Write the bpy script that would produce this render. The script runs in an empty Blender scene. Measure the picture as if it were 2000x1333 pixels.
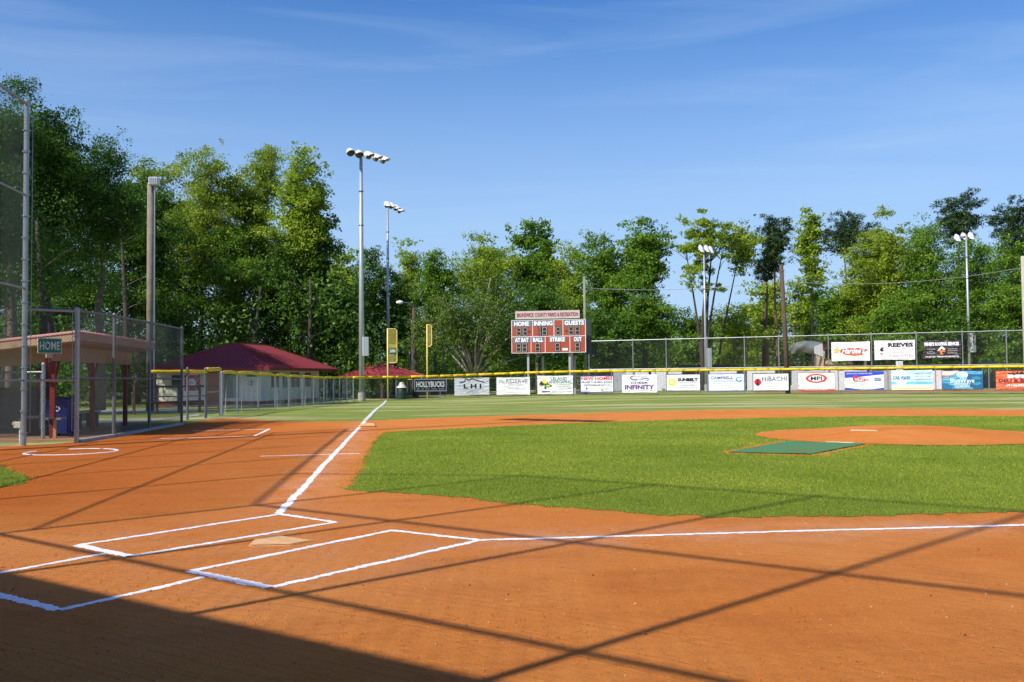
import bpy, math, random
import numpy as np
from mathutils import Vector, Matrix
PI = math.pi
random.seed(7)
SC = bpy.context.scene

# ------------------------------------------------------------------ camera
CX, CY, CH, CYAW, CPIT, CROLL, CF = 1.1312, -7.2886, 1.2107, .1112, .0385, -.0094, 1897.4
cam_data = bpy.data.cameras.new('camera')
cam = bpy.data.objects.new('camera', cam_data)
SC.collection.objects.link(cam)
_F = Vector((math.cos(CPIT)*math.sin(CYAW), math.cos(CPIT)*math.cos(CYAW), math.sin(CPIT)))
_R = Vector((math.cos(CYAW), -math.sin(CYAW), 0)); _U = _R.cross(_F)
R2 = _R*math.cos(CROLL) + _U*math.sin(CROLL); U2 = -_R*math.sin(CROLL) + _U*math.cos(CROLL)
M = Matrix.Identity(4)
for i in range(3):
    M[i][0] = R2[i]; M[i][1] = U2[i]; M[i][2] = -_F[i]
M[0][3], M[1][3], M[2][3] = CX, CY, CH
cam.matrix_world = M
cam_data.sensor_width = 36.0
cam_data.lens = 36.0*CF/2000.0
cam_data.clip_start = 0.05
cam_data.clip_end = 3000
SC.camera = cam

# ------------------------------------------------------------------ sky and sun
SUN_EL = math.radians(41.6)
SUN_H = Vector((-.786, -.618))          # horizontal direction towards the sun
world = bpy.data.worlds.new('World'); SC.world = world; world.use_nodes = True
wn = world.node_tree; wn.nodes.clear()
def wnode(t): return wn.nodes.new(t)
wo = wnode('ShaderNodeOutputWorld'); wb = wnode('ShaderNodeBackground'); sk = wnode('ShaderNodeTexSky')
sk.sky_type = 'NISHITA'; sk.sun_disc = False
sk.sun_elevation = SUN_EL
sk.sun_rotation = math.atan2(SUN_H.x, SUN_H.y)
sk.air_density = 1.0; sk.dust_density = 1.3; sk.ozone_density = 3.0; sk.altitude = 0
wb.inputs['Strength'].default_value = 0.097
tc = wnode('ShaderNodeTexCoord')
mp = wnode('ShaderNodeMapping'); mp.inputs['Rotation'].default_value = (0.18, -0.10, 0.35); mp.inputs['Scale'].default_value = (1.3, 3.0, 13.0)
n1 = wnode('ShaderNodeTexNoise'); n1.inputs['Scale'].default_value = 1.7; n1.inputs['Detail'].default_value = 7; n1.inputs['Roughness'].default_value = .55; n1.inputs['Distortion'].default_value = .5
r1 = wnode('ShaderNodeMapRange'); r1.inputs['From Min'].default_value = .46; r1.inputs['From Max'].default_value = .78; r1.inputs['To Max'].default_value = .25
mx = wnode('ShaderNodeMix'); mx.data_type = 'RGBA'
mx.inputs['B'].default_value = (5.8, 7.2, 9.2, 1)
L = wn.links.new
L(tc.outputs['Generated'], mp.inputs['Vector']); L(mp.outputs[0], n1.inputs['Vector']); L(n1.outputs['Fac'], r1.inputs['Value'])
hs_ = wnode('ShaderNodeHueSaturation'); hs_.inputs['Saturation'].default_value = 1.40; hs_.inputs['Value'].default_value = 1.22
tn_ = wnode('ShaderNodeMix'); tn_.data_type = 'RGBA'; tn_.blend_type = 'MULTIPLY'; tn_.inputs['Factor'].default_value = 1; tn_.inputs['B'].default_value = (1.12, 1.06, 1.20, 1)
L(sk.outputs[0], tn_.inputs['A']); L(tn_.outputs['Result'], hs_.inputs['Color'])
L(r1.outputs[0], mx.inputs['Factor']); L(hs_.outputs[0], mx.inputs['A']); sx_ = wnode('ShaderNodeSeparateXYZ'); L(tc.outputs['Generated'], sx_.inputs[0])
hr_ = wnode('ShaderNodeMapRange'); hr_.interpolation_type = 'SMOOTHSTEP'; hr_.inputs['From Min'].default_value = .48; hr_.inputs['From Max'].default_value = .0; hr_.inputs['To Max'].default_value = .85; L(sx_.outputs[2], hr_.inputs['Value'])
hz_ = wnode('ShaderNodeMix'); hz_.data_type = 'RGBA'; hz_.inputs['B'].default_value = (4.5, 6.6, 9.3, 1)
L(hr_.outputs[0], hz_.inputs['Factor']); L(mx.outputs['Result'], hz_.inputs['A']); L(hz_.outputs['Result'], wb.inputs['Color']); L(wb.outputs[0], wo.inputs[0])

sd = bpy.data.lights.new('sun', 'SUN'); sun = bpy.data.objects.new('sun', sd); SC.collection.objects.link(sun)
sd.energy = 5.0; sd.angle = math.radians(.53); sd.color = (1, .94, .84)
to_sun = Vector((SUN_H.x*math.cos(SUN_EL), SUN_H.y*math.cos(SUN_EL), math.sin(SUN_EL)))
sun.rotation_euler = to_sun.to_track_quat('Z', 'Y').to_euler()
sun.location = (-20, -20, 40)
SC.view_settings.view_transform = 'Standard'; SC.view_settings.look = 'None'
SC.view_settings.exposure = 0.14; SC.view_settings.gamma = 1
SC.view_settings.use_curve_mapping = False

# ------------------------------------------------------------------ helpers
def smooth(a, b, x):
    t = min(1.0, max(0.0, (x-a)/(b-a))); return t*t*(3-2*t)
def zg(x, y):
    "height of the terrain: the field falls a hand's width towards the left corner"
    return -.15*smooth(28, 50, y)*smooth(-14, -2, -x) - .12*smooth(30, 52, y)*smooth(2, 10, -x)
def W(px, D):
    "world x, y on the sight line through picture column px at forward distance D"
    l = (px-1000)/CF*D
    return (CX + D*math.sin(CYAW) + l*math.cos(CYAW), CY + D*math.cos(CYAW) - l*math.sin(CYAW))
def HZ(px): return 739.6 - .0094*(px-1000)
def Z(px, py, D): return CH + (HZ(px)-py)*D/CF
def G(px, D):
    x, y = W(px, D); return (x, y, zg(x, y))
SUNB = SUN_H

class MB:
    "collects geometry and links it as ONE mesh object"
    def __init__(s): s.v = []; s.f = []; s.m = []; s.mi = 0
    def add(s, vs, fs):
        o = len(s.v); s.v += [tuple(p) for p in vs]
        for f in fs: s.f.append([o+i for i in f]); s.m.append(s.mi)
    def box(s, c, d, rz=0, bevel=0):
        x, y, z = d[0]/2, d[1]/2, d[2]/2
        ca, sa = math.cos(rz), math.sin(rz)
        if bevel:
            b = bevel; pts = []
            for zz, ins in ((-z, b), (-z+b, 0), (z-b, 0), (z, b)):
                for px_, py_ in ((-x, -y), (x, -y), (x, y), (-x, y)):
                    sx, sy = (1 if px_ > 0 else -1), (1 if py_ > 0 else -1)
                    pts.append((px_-sx*ins, py_-sy*ins, zz))
            fs = [(3, 2, 1, 0), (12, 13, 14, 15)]
            for k in range(3):
                for j in range(4): fs.append((k*4+j, k*4+(j+1) % 4, k*4+4+(j+1) % 4, k*4+4+j))
        else:
            pts = [(a, b_, e) for e in (-z, z) for a, b_ in ((-x, -y), (x, -y), (x, y), (-x, y))]
            fs = [(3, 2, 1, 0), (4, 5, 6, 7), (0, 1, 5, 4), (1, 2, 6, 5), (2, 3, 7, 6), (3, 0, 4, 7)]
        s.add([(c[0]+p[0]*ca-p[1]*sa, c[1]+p[0]*sa+p[1]*ca, c[2]+p[2]) for p in pts], fs)
    def tube(s, a, b, r0, r1=None, n=8, cap=True):
        r1 = r0 if r1 is None else r1
        a = Vector(a); b = Vector(b); d = (b-a)
        if d.length < 1e-6: return
        d.normalize(); u = d.orthogonal().normalized(); w = d.cross(u)
        o = []
        for p, r in ((a, r0), (b, r1)):
            for k in range(n):
                t = 2*PI*k/n; o.append(p + u*(r*math.cos(t)) + w*(r*math.sin(t)))
        fs = [(k, (k+1) % n, n+(k+1) % n, n+k) for k in range(n)]
        if cap: fs += [tuple(range(n-1, -1, -1)), tuple(range(n, 2*n))]
        s.add(o, fs)
    def path(s, pts, rs, n=6):
        "tube through points with a radius each, one continuous skin"
        pts = [Vector(p) for p in pts]; o = []; N = len(pts)
        u = None
        for i, p in enumerate(pts):
            d = (pts[min(i+1, N-1)] - pts[max(i-1, 0)]).normalized()
            if u is None: u = d.orthogonal().normalized()
            u = (u - d*u.dot(d)); u = u.normalized() if u.length > 1e-5 else d.orthogonal().normalized()
            w = d.cross(u)
            for k in range(n):
                t = 2*PI*k/n; o.append(p + u*(rs[i]*math.cos(t)) + w*(rs[i]*math.sin(t)))
        fs = []
        for i in range(N-1):
            for k in range(n): fs.append((i*n+k, i*n+(k+1) % n, (i+1)*n+(k+1) % n, (i+1)*n+k))
        fs += [tuple(range(n-1, -1, -1)), tuple(range((N-1)*n, N*n))]
        s.add(o, fs)
    def lathe(s, c, prof, n=16, axis=(0, 0, 1)):
        ax = Vector(axis).normalized(); u = ax.orthogonal().normalized(); w = ax.cross(u); c = Vector(c)
        o = []
        for r, h in prof:
            for k in range(n):
                t = 2*PI*k/n; o.append(c + ax*h + u*(r*math.cos(t)) + w*(r*math.sin(t)))
        fs = []
        for i in range(len(prof)-1):
            for k in range(n): fs.append((i*n+k, i*n+(k+1) % n, (i+1)*n+(k+1) % n, (i+1)*n+k))
        s.add(o, fs)
    def prism(s, outline, off):
        "outline of 3D points swept by the vector off"
        n = len(outline); off = Vector(off)
        s.add([Vector(p) for p in outline] + [Vector(p)+off for p in outline],
              [tuple(range(n-1, -1, -1)), tuple(range(n, 2*n))] + [(k, (k+1) % n, n+(k+1) % n, n+k) for k in range(n)])
    def build(s, name, mats, parent=None, world=True, smooth_=False, kind=None):
        me = bpy.data.meshes.new(name)
        vs = s.v
        if parent is not None and world:
            inv = PM[parent.name]
            vs = [tuple(inv @ Vector(p)) for p in vs]
        me.from_pydata(vs, [], s.f)
        if not isinstance(mats, (list, tuple)): mats = [mats]
        for m in mats: me.materials.append(m)
        if len(mats) > 1: me.polygons.foreach_set('material_index', s.m)
        if smooth_: me.polygons.foreach_set('use_smooth', [True]*len(me.polygons))
        me.update()
        ob = bpy.data.objects.new(name, me); SC.collection.objects.link(ob)
        if parent is not None: ob.parent = parent
        PM[ob.name] = PM.get(parent.name, Matrix.Identity(4)) if parent is not None else Matrix.Identity(4)
        if kind: ob['kind'] = kind
        return ob
PM = {}
def thing(name, label, cat, loc=(0, 0, 0), rz=0, group=None):
    o = bpy.data.objects.new(name, None); SC.collection.objects.link(o)
    o.location = loc; o.rotation_euler = (0, 0, rz); o.empty_display_size = .3
    o['label'] = label; o['category'] = cat
    if group: o['group'] = group
    PM[o.name] = (Matrix.Translation(Vector(loc)) @ Matrix.Rotation(rz, 4, 'Z')).inverted()
    return o
def tag(o, label, cat, group=None):
    o['label'] = label; o['category'] = cat
    if group: o['group'] = group
    return o
def quads(name, co, mat, parent=None, kind=None, nv=4, smooth_=False):
    "one mesh of many separate small faces; co is (N*nv, 3)"
    me = bpy.data.meshes.new(name); n = len(co)//nv
    me.vertices.add(len(co)); me.vertices.foreach_set('co', np.ascontiguousarray(co, np.float32).ravel())
    me.loops.add(len(co)); me.loops.foreach_set('vertex_index', np.arange(len(co), dtype=np.int32))
    me.polygons.add(n); me.polygons.foreach_set('loop_start', np.arange(0, len(co), nv, dtype=np.int32))
    me.update(calc_edges=True)
    me.materials.append(mat)
    ob = bpy.data.objects.new(name, me); SC.collection.objects.link(ob)
    if parent is not None: ob.parent = parent
    if kind: ob['kind'] = kind
    return ob

# ------------------------------------------------------------------ materials
MATS = {}
def srgb(r, g, b):
    f = lambda c: (c/255/12.92 if c/255 <= .04045 else ((c/255+.055)/1.055)**2.4)
    return (f(r), f(g), f(b))
def base_mat(name):
    m = bpy.data.materials.new(name); m.use_nodes = True
    nt = m.node_tree; bs = nt.nodes['Principled BSDF']
    return m, nt, bs
def mat(name, col, rough=.6, metal=0.0, var=.12, scale=4.0, bump=0.0, bscale=30, spec=.4, dirt=None):
    "plain coated surface: colour with two scales of uneven wear and a fine bump"
    if name in MATS: return MATS[name]
    m, nt, bs = base_mat(name)
    tcn = nt.nodes.new('ShaderNodeTexCoord')
    nz = nt.nodes.new('ShaderNodeTexNoise'); nz.inputs['Scale'].default_value = scale; nz.inputs['Detail'].default_value = 6; nz.inputs['Roughness'].default_value = .65
    nt.links.new(tcn.outputs['Object'], nz.inputs['Vector'])
    cr = nt.nodes.new('ShaderNodeValToRGB')
    cr.color_ramp.elements[0].position = .3; cr.color_ramp.elements[1].position = .72
    lo = dirt if dirt else tuple(c*(1-var) for c in col)
    cr.color_ramp.elements[0].color = (*lo, 1); cr.color_ramp.elements[1].color = (*[min(1, c*(1+var*.6)) for c in col], 1)
    nt.links.new(nz.outputs['Fac'], cr.inputs[0]); nt.links.new(cr.outputs[0], bs.inputs['Base Color'])
    bs.inputs['Roughness'].default_value = rough; bs.inputs['Metallic'].default_value = metal
    bs.inputs['Specular IOR Level'].default_value = spec
    if bump:
        n2 = nt.nodes.new('ShaderNodeTexNoise'); n2.inputs['Scale'].default_value = bscale; n2.inputs['Detail'].default_value = 4
        nt.links.new(tcn.outputs['Object'], n2.inputs['Vector'])
        bp = nt.nodes.new('ShaderNodeBump'); bp.inputs['Strength'].default_value = bump; bp.inputs['Distance'].default_value = .02
        nt.links.new(n2.outputs['Fac'], bp.inputs['Height']); nt.links.new(bp.outputs[0], bs.inputs['Normal'])
    MATS[name] = m
    return m
def leaf_mat(name, c_dark, c_light, trans=.35):
    m, nt, bs = base_mat(name)
    geo = nt.nodes.new('ShaderNodeNewGeometry')
    tcn = nt.nodes.new('ShaderNodeTexCoord')
    nz = nt.nodes.new('ShaderNodeTexNoise'); nz.inputs['Scale'].default_value = .45; nz.inputs['Detail'].default_value = 3
    nt.links.new(tcn.outputs['Object'], nz.inputs['Vector'])
    ad = nt.nodes.new('ShaderNodeMath'); ad.operation = 'ADD'
    ml = nt.nodes.new('ShaderNodeMath'); ml.operation = 'MULTIPLY'; ml.inputs[1].default_value = .55
    nt.links.new(geo.outputs['Random Per Island'], ml.inputs[0]); nt.links.new(ml.outputs[0], ad.inputs[0])
    m2 = nt.nodes.new('ShaderNodeMath'); m2.operation = 'MULTIPLY_ADD'; m2.inputs[1].default_value = 1.6; m2.inputs[2].default_value = -.55
    nt.links.new(nz.outputs['Fac'], m2.inputs[0]); nt.links.new(m2.outputs[0], ad.inputs[1])
    cr = nt.nodes.new('ShaderNodeValToRGB'); cr.color_ramp.elements[0].position = .1; cr.color_ramp.elements[1].position = .95
    cr.color_ramp.elements[0].color = (*c_dark, 1); cr.color_ramp.elements[1].color = (*c_light, 1)
    nt.links.new(ad.outputs[0], cr.inputs[0]); nt.links.new(cr.outputs[0], bs.inputs['Base Color'])
    bs.inputs['Roughness'].default_value = .5; bs.inputs['Specular IOR Level'].default_value = .3
    tr = nt.nodes.new('ShaderNodeBsdfTranslucent'); nt.links.new(cr.outputs[0], tr.inputs['Color'])
    mxs = nt.nodes.new('ShaderNodeMixShader'); mxs.inputs[0].default_value = trans
    out = nt.nodes['Material Output']
    nt.links.new(bs.outputs[0], mxs.inputs[1]); nt.links.new(tr.outputs[0], mxs.inputs[2]); nt.links.new(mxs.outputs[0], out.inputs[0])
    MATS[name] = m
    return m

def nd(nt, t, **kw):
    n = nt.nodes.new(t)
    for k, v in kw.items():
        if k.startswith('i_'): n.inputs[k[2:].replace('_', ' ')].default_value = v
        else: setattr(n, k, v)
    return n
def noise(nt, vec, scale, detail=5, rough=.6, dist=0):
    n = nt.nodes.new('ShaderNodeTexNoise'); n.inputs['Scale'].default_value = scale; n.inputs['Detail'].default_value = detail
    n.inputs['Roughness'].default_value = rough; n.inputs['Distortion'].default_value = dist
    nt.links.new(vec, n.inputs['Vector']); return n.outputs['Fac']
def rng(nt, v, a, b, c=0, d=1):
    n = nt.nodes.new('ShaderNodeMapRange'); n.inputs['From Min'].default_value = a; n.inputs['From Max'].default_value = b
    n.inputs['To Min'].default_value = c; n.inputs['To Max'].default_value = d; nt.links.new(v, n.inputs['Value']); return n.outputs[0]
def mix(nt, f, a, b, mode='MIX'):
    n = nt.nodes.new('ShaderNodeMix'); n.data_type = 'RGBA'; n.blend_type = mode
    for sock, v in (('Factor', f), ('A', a), ('B', b)):
        if isinstance(v, (int, float)): n.inputs[sock].default_value = v
        elif isinstance(v, tuple): n.inputs[sock].default_value = (*v, 1) if len(v) == 3 else v
        else: nt.links.new(v, n.inputs[sock])
    return n.outputs['Result']
def mth(nt, op, a, b=None, c=None):
    n = nt.nodes.new('ShaderNodeMath'); n.operation = op
    for i, v in enumerate((a, b, c)):
        if v is None: continue
        if isinstance(v, (int, float)): n.inputs[i].default_value = v
        else: nt.links.new(v, n.inputs[i])
    return n.outputs[0]
def mapping(nt, vec, rot=(0, 0, 0), scale=(1, 1, 1), loc=(0, 0, 0)):
    n = nt.nodes.new('ShaderNodeMapping'); n.inputs['Rotation'].default_value = rot; n.inputs['Scale'].default_value = scale; n.inputs['Location'].default_value = loc
    nt.links.new(vec, n.inputs['Vector']); return n.outputs[0]

def dirt_material():
    m, nt, bs = base_mat('infield_clay')
    pos = nt.nodes.new('ShaderNodeNewGeometry').outputs['Position']
    sep = nt.nodes.new('ShaderNodeSeparateXYZ'); nt.links.new(pos, sep.inputs[0]); X, Y = sep.outputs[0], sep.outputs[1]
    big = noise(nt, pos, .35, 5, .55, .4)
    med = noise(nt, pos, 2.2, 6, .65)
    fine = noise(nt, pos, 75, 5, .8)
    grit = noise(nt, pos, 190, 2, .7)
    # drag-mat marks: fine lines that sweep round the plate, bent by noise
    dx = mth(nt, 'ADD', X, 9.0); dy = mth(nt, 'ADD', Y, 14.0)
    rad = mth(nt, 'SQRT', mth(nt, 'ADD', mth(nt, 'MULTIPLY', dx, dx), mth(nt, 'MULTIPLY', dy, dy)))
    wob = noise(nt, pos, .5, 3, .5)
    ph = mth(nt, 'MULTIPLY_ADD', wob, .22, rad)
    cmb = nt.nodes.new('ShaderNodeCombineXYZ'); nt.links.new(ph, cmb.inputs[0])
    rake = noise(nt, mapping(nt, cmb.outputs[0], scale=(34, 1, 1)), 1.0, 3, .7)
    streak = mth(nt, 'MULTIPLY', rng(nt, rake, .50, .68), rng(nt, big, .30, .55))
    col = mix(nt, rng(nt, big, .3, .7), (.65, .205, .032), (.73, .285, .070))
    col = mix(nt, rng(nt, med, .35, .75, 0, .45), col, (.54, .150, .024))
    # left side is darker, damp clay
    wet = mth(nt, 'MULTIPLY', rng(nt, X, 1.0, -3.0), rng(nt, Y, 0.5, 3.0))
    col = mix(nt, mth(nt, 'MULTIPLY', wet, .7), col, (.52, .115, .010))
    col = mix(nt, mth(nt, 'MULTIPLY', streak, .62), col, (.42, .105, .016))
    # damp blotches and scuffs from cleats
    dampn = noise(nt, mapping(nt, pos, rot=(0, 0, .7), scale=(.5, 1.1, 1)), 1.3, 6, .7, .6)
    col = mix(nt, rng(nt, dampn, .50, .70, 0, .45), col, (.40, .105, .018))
    v2 = nt.nodes.new('ShaderNodeTexVoronoi'); v2.inputs['Scale'].default_value = 5.5; v2.inputs['Randomness'].default_value = 1
    wv = nt.nodes.new('ShaderNodeVectorMath'); wv.operation = 'ADD'; nzc = nt.nodes.new('ShaderNodeTexNoise'); nzc.inputs['Scale'].default_value = 6; nt.links.new(pos, nzc.inputs['Vector']); nt.links.new(pos, wv.inputs[0]); nt.links.new(nzc.outputs['Color'], wv.inputs[1]); nt.links.new(wv.outputs[0], v2.inputs['Vector'])
    dent = mth(nt, 'MULTIPLY', rng(nt, v2.outputs['Distance'], .42, .12), rng(nt, noise(nt, pos, .9, 3, .5), .45, .6))
    col = mix(nt, rng(nt, fine, .56, .72, 0, .5), col, (.66, .30, .11))
    col = mix(nt, rng(nt, grit, .62, .70, 0, .75), col, (.16, .045, .012))
    g2 = noise(nt, pos, 80, 3, .8); g3 = noise(nt, mapping(nt, pos, loc=(7, 3, 0)), 62, 3, .8)
    col = mix(nt, rng(nt, g2, .60, .67, 0, .6), col, (.24, .07, .016)); col = mix(nt, rng(nt, g3, .62, .69, 0, .6), col, (.80, .46, .20))
    # lime dust trodden off the lines
    dl1 = mth(nt, 'MULTIPLY', rng(nt, mth(nt, 'ABSOLUTE', X), .55, .05), mth(nt, 'MULTIPLY', rng(nt, Y, 1.2, 3), rng(nt, Y, 22, 17)))
    dl2 = mth(nt, 'MULTIPLY', rng(nt, mth(nt, 'ABSOLUTE', Y), .6, .05), rng(nt, X, 1.0, 2.2))
    dust = mth(nt, 'MULTIPLY', mth(nt, 'MAXIMUM', dl1, dl2), rng(nt, noise(nt, pos, 1.6, 6, .8), .42, .72))
    col = mix(nt, mth(nt, 'MULTIPLY', dust, .5), col, (.72, .52, .42))
    p_ = mth(nt, 'MULTIPLY', mth(nt, 'ADD', X, Y), .7071); q_ = mth(nt, 'MULTIPLY', mth(nt, 'SUBTRACT', Y, X), .7071)
    near = mth(nt, 'MULTIPLY', rng(nt, mth(nt, 'ABSOLUTE', mth(nt, 'SUBTRACT', p_, .2)), 2.8, .8), rng(nt, mth(nt, 'ABSOLUTE', q_), 2.6, 1.2))
    col = mix(nt, mth(nt, 'MULTIPLY', mth(nt, 'MULTIPLY', near, rng(nt, med, .4, .7)), .4), col, (.64, .33, .17))
    # scattered white crumbs
    vor = nt.nodes.new('ShaderNodeTexVoronoi'); vor.inputs['Scale'].default_value = 26; nt.links.new(pos, vor.inputs['Vector'])
    crumb = mth(nt, 'MULTIPLY', rng(nt, vor.outputs['Distance'], .13, .06), mth(nt, 'MAXIMUM', rng(nt, mth(nt, 'ABSOLUTE', Y), 1.6, .1), rng(nt, mth(nt, 'ABSOLUTE', X), .9, .05)))
    col = mix(nt, mth(nt, 'MULTIPLY', crumb, .8), col, (.8, .74, .70))
    nt.links.new(col, bs.inputs['Base Color'])
    bs.inputs['Roughness'].default_value = .95; bs.inputs['Specular IOR Level'].default_value = .12
    h = mth(nt, 'ADD', mth(nt, 'MULTIPLY', rake, .35), mth(nt, 'ADD', mth(nt, 'MULTIPLY', fine, .8), mth(nt, 'MULTIPLY', med, .5)))
    h = mth(nt, 'ADD', h, mth(nt, 'MULTIPLY', grit, .35)); h = mth(nt, 'SUBTRACT', h, mth(nt, 'MULTIPLY', dent, .22)); h = mth(nt, 'ADD', h, mth(nt, 'MULTIPLY', rake, .35))
    bp = nd(nt, 'ShaderNodeBump', i_Strength=.9, i_Distance=.016); nt.links.new(h, bp.inputs['Height']); nt.links.new(bp.outputs[0], bs.inputs['Normal'])
    return m
def grass_material(name, a, b, tan, tan_amt, blades=True):
    m, nt, bs = base_mat(name)
    pos = nt.nodes.new('ShaderNodeNewGeometry').outputs['Position']
    big = noise(nt, mapping(nt, pos, rot=(0, 0, .5), scale=(.12, .45, 1)), 1, 5, .6, .3)
    med = noise(nt, pos, 1.6, 6, .7)
    fine = noise(nt, pos, 28, 5, .8)
    strip = noise(nt, mapping(nt, pos, rot=(0, 0, -.25), scale=(.06, .22, 1)), 1, 6, .65)
    col = mix(nt, rng(nt, med, .3, .7), a, b)
    col = mix(nt, rng(nt, fine, .35, .7, 0, .6), col, tuple(c*.45 for c in a))
    col = mix(nt, rng(nt, noise(nt, pos, 4.5, 6, .75), .58, .76, 0, .55), col, (.36, .20, .06))
    if tan_amt:
        col = mix(nt, mth(nt, 'MULTIPLY', rng(nt, strip, .50, .66), tan_amt), col, tan)
        col = mix(nt, mth(nt, 'MULTIPLY', rng(nt, big, .56, .74), tan_amt*.9), col, tan)
        col = mix(nt, mth(nt, 'MULTIPLY', rng(nt, fine, .5, .75), .3), col, tan)
    nt.links.new(col, bs.inputs['Base Color'])
    bs.inputs['Roughness'].default_value = .8; bs.inputs['Specular IOR Level'].default_value = .15
    h = mth(nt, 'ADD', fine, mth(nt, 'MULTIPLY', med, .5))
    bp = nd(nt, 'ShaderNodeBump', i_Strength=.9, i_Distance=.04); nt.links.new(h, bp.inputs['Height']); nt.links.new(bp.outputs[0], bs.inputs['Normal'])
    return m
M_DIRT = dirt_material()
M_TURF = grass_material('infield_turf', (.17, .27, .016), (.28, .37, .030), (.3, .3, .1), .12)
M_OUT = grass_material('outfield_turf', (.20, .28, .035), (.31, .37, .075), (.62, .54, .30), .9)
M_BLADE = leaf_mat('grass_blade', (.165, .245, .012), (.43, .47, .050), .35)
def chalk_material():
    m, nt, bs = base_mat('chalk'); pos = nt.nodes.new('ShaderNodeNewGeometry').outputs['Position']
    a_ = noise(nt, pos, 34, 5, .75); b_ = noise(nt, pos, 3.2, 4, .7)
    f_ = rng(nt, mth(nt, 'MULTIPLY_ADD', b_, .5, mth(nt, 'MULTIPLY', a_, .8)), .68, .86, 0, .75)
    nt.links.new(mix(nt, f_, (.90, .90, .92), (.70, .42, .24)), bs.inputs['Base Color']); bs.inputs['Roughness'].default_value = 1; bs.inputs['Specular IOR Level'].default_value = .05
    bp_ = nd(nt, 'ShaderNodeBump', i_Strength=.9, i_Distance=.012); nt.links.new(a_, bp_.inputs['Height']); nt.links.new(bp_.outputs[0], bs.inputs['Normal'])
    MATS['chalk'] = m; return m
M_CHALK = chalk_material()
M_GALV = mat('galvanised_steel', (.36, .39, .42), .42, .75, .18, 3, .1, 40)
M_GALVD = mat('weathered_galvanised_steel', (.17, .18, .19), .55, .55, .22, 3, .1, 40)
M_LINK = mat('chain_link_wire', (.09, .105, .105), .55, .4, .2, 3)
M_LINKD = mat('old_chain_link_wire', (.07, .08, .08), .6, .3, .2, 3)
M_YEL = mat('yellow_plastic', (.86, .57, .010), .5, 0, .32, 3.5)
M_YELP = mat('yellow_paint', (.76, .64, .17), .5, 0, .12, 2)
M_POLE = mat('grey_steel_pole', (.42, .46, .50), .45, .45, .1, 2)
M_CONC = mat('concrete', (.42, .41, .37), .9, 0, .2, 4, .4, 25)
M_WOOD = mat('weathered_wood', (.22, .19, .15), .9, 0, .3, 3, .5, 18)
M_WOODB = mat('brown_wood', (.10, .07, .052), .9, 0, .3, 3, .5, 18)
M_PLY = mat('painted_plywood', (.42, .28, .175), .8, 0, .18, 3, .15, 30)
M_REDP = mat('red_paint', (.20, .018, .014), .6, 0, .2, 4)
M_ROOF = mat('red_metal_roof', (.20, .022, .032), .5, .0, .10, 1.2, .05, 10)
M_ROOF2 = mat('faded_red_roof', (.30, .035, .035), .6, 0, .15, 1.2)
M_WALL = mat('cream_siding', (.80, .77, .62), .8, 0, .1, 2)
M_BRICK = mat('brown_block', (.20, .14, .12), .9, 0, .25, 6, .3, 30)
M_WHITE = mat('white_vinyl', (.80, .81, .84), .5, 0, .05, 3, .25, 3)
M_WHITEP = mat('white_paint', (.78, .79, .80), .5, 0, .06, 3)
M_BLACK = mat('black_plastic', (.015, .015, .017), .5, 0, .1, 3)
M_DGREEN = mat('dark_green_plastic', (.02, .045, .035), .5, 0, .1, 3)
M_BLUEBIN = mat('blue_plastic', (.010, .024, .15), .45, 0, .1, 3)
M_SIGNG = mat('sign_green', (.0, .22, .15), .5, 0, .08, 8)
M_BARK = mat('bark', (.155, .125, .095), .95, 0, .4, 5, .8, 14)
M_BARKP = mat('pale_bark', (.33, .30, .26), .95, 0, .35, 5, .6, 14)
M_BARKD = mat('dark_bark', (.07, .055, .045), .95, 0, .4, 5, .8, 14)
_PC = {}
def PR(col):
    "printing ink of a colour"
    k = tuple(round(c, 3) for c in col)
    if k not in _PC: _PC[k] = mat('ink_%d' % len(_PC), col, .5, 0, .03, 3)
    return _PC[k]

# ------------------------------------------------------------------ text
_TXT = {}
def text_geo(s, bold=0.0, shear=0.0, space=1.0):
    key = (s, bold, shear, space)
    if key in _TXT: return _TXT[key]
    cu = bpy.data.curves.new('t', 'FONT'); cu.body = s; cu.size = 1; cu.offset = bold; cu.shear = shear; cu.space_character = space
    cu.resolution_u = 2; cu.fill_mode = 'FRONT'
    ob = bpy.data.objects.new('t', cu); SC.collection.objects.link(ob)
    dg = bpy.context.evaluated_depsgraph_get(); dg.update()
    me = bpy.data.meshes.new_from_object(ob.evaluated_get(dg))
    v = np.array([p.co[:2] for p in me.vertices]).reshape(-1, 2); f = [tuple(p.vertices) for p in me.polygons]
    bpy.data.objects.remove(ob); bpy.data.curves.remove(cu); bpy.data.meshes.remove(me)
    if len(v):
        v = (v-v.min(0))/np.maximum(v.max(0)-v.min(0), 1e-6)
    _TXT[key] = (v, f)
    return v, f

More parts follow.
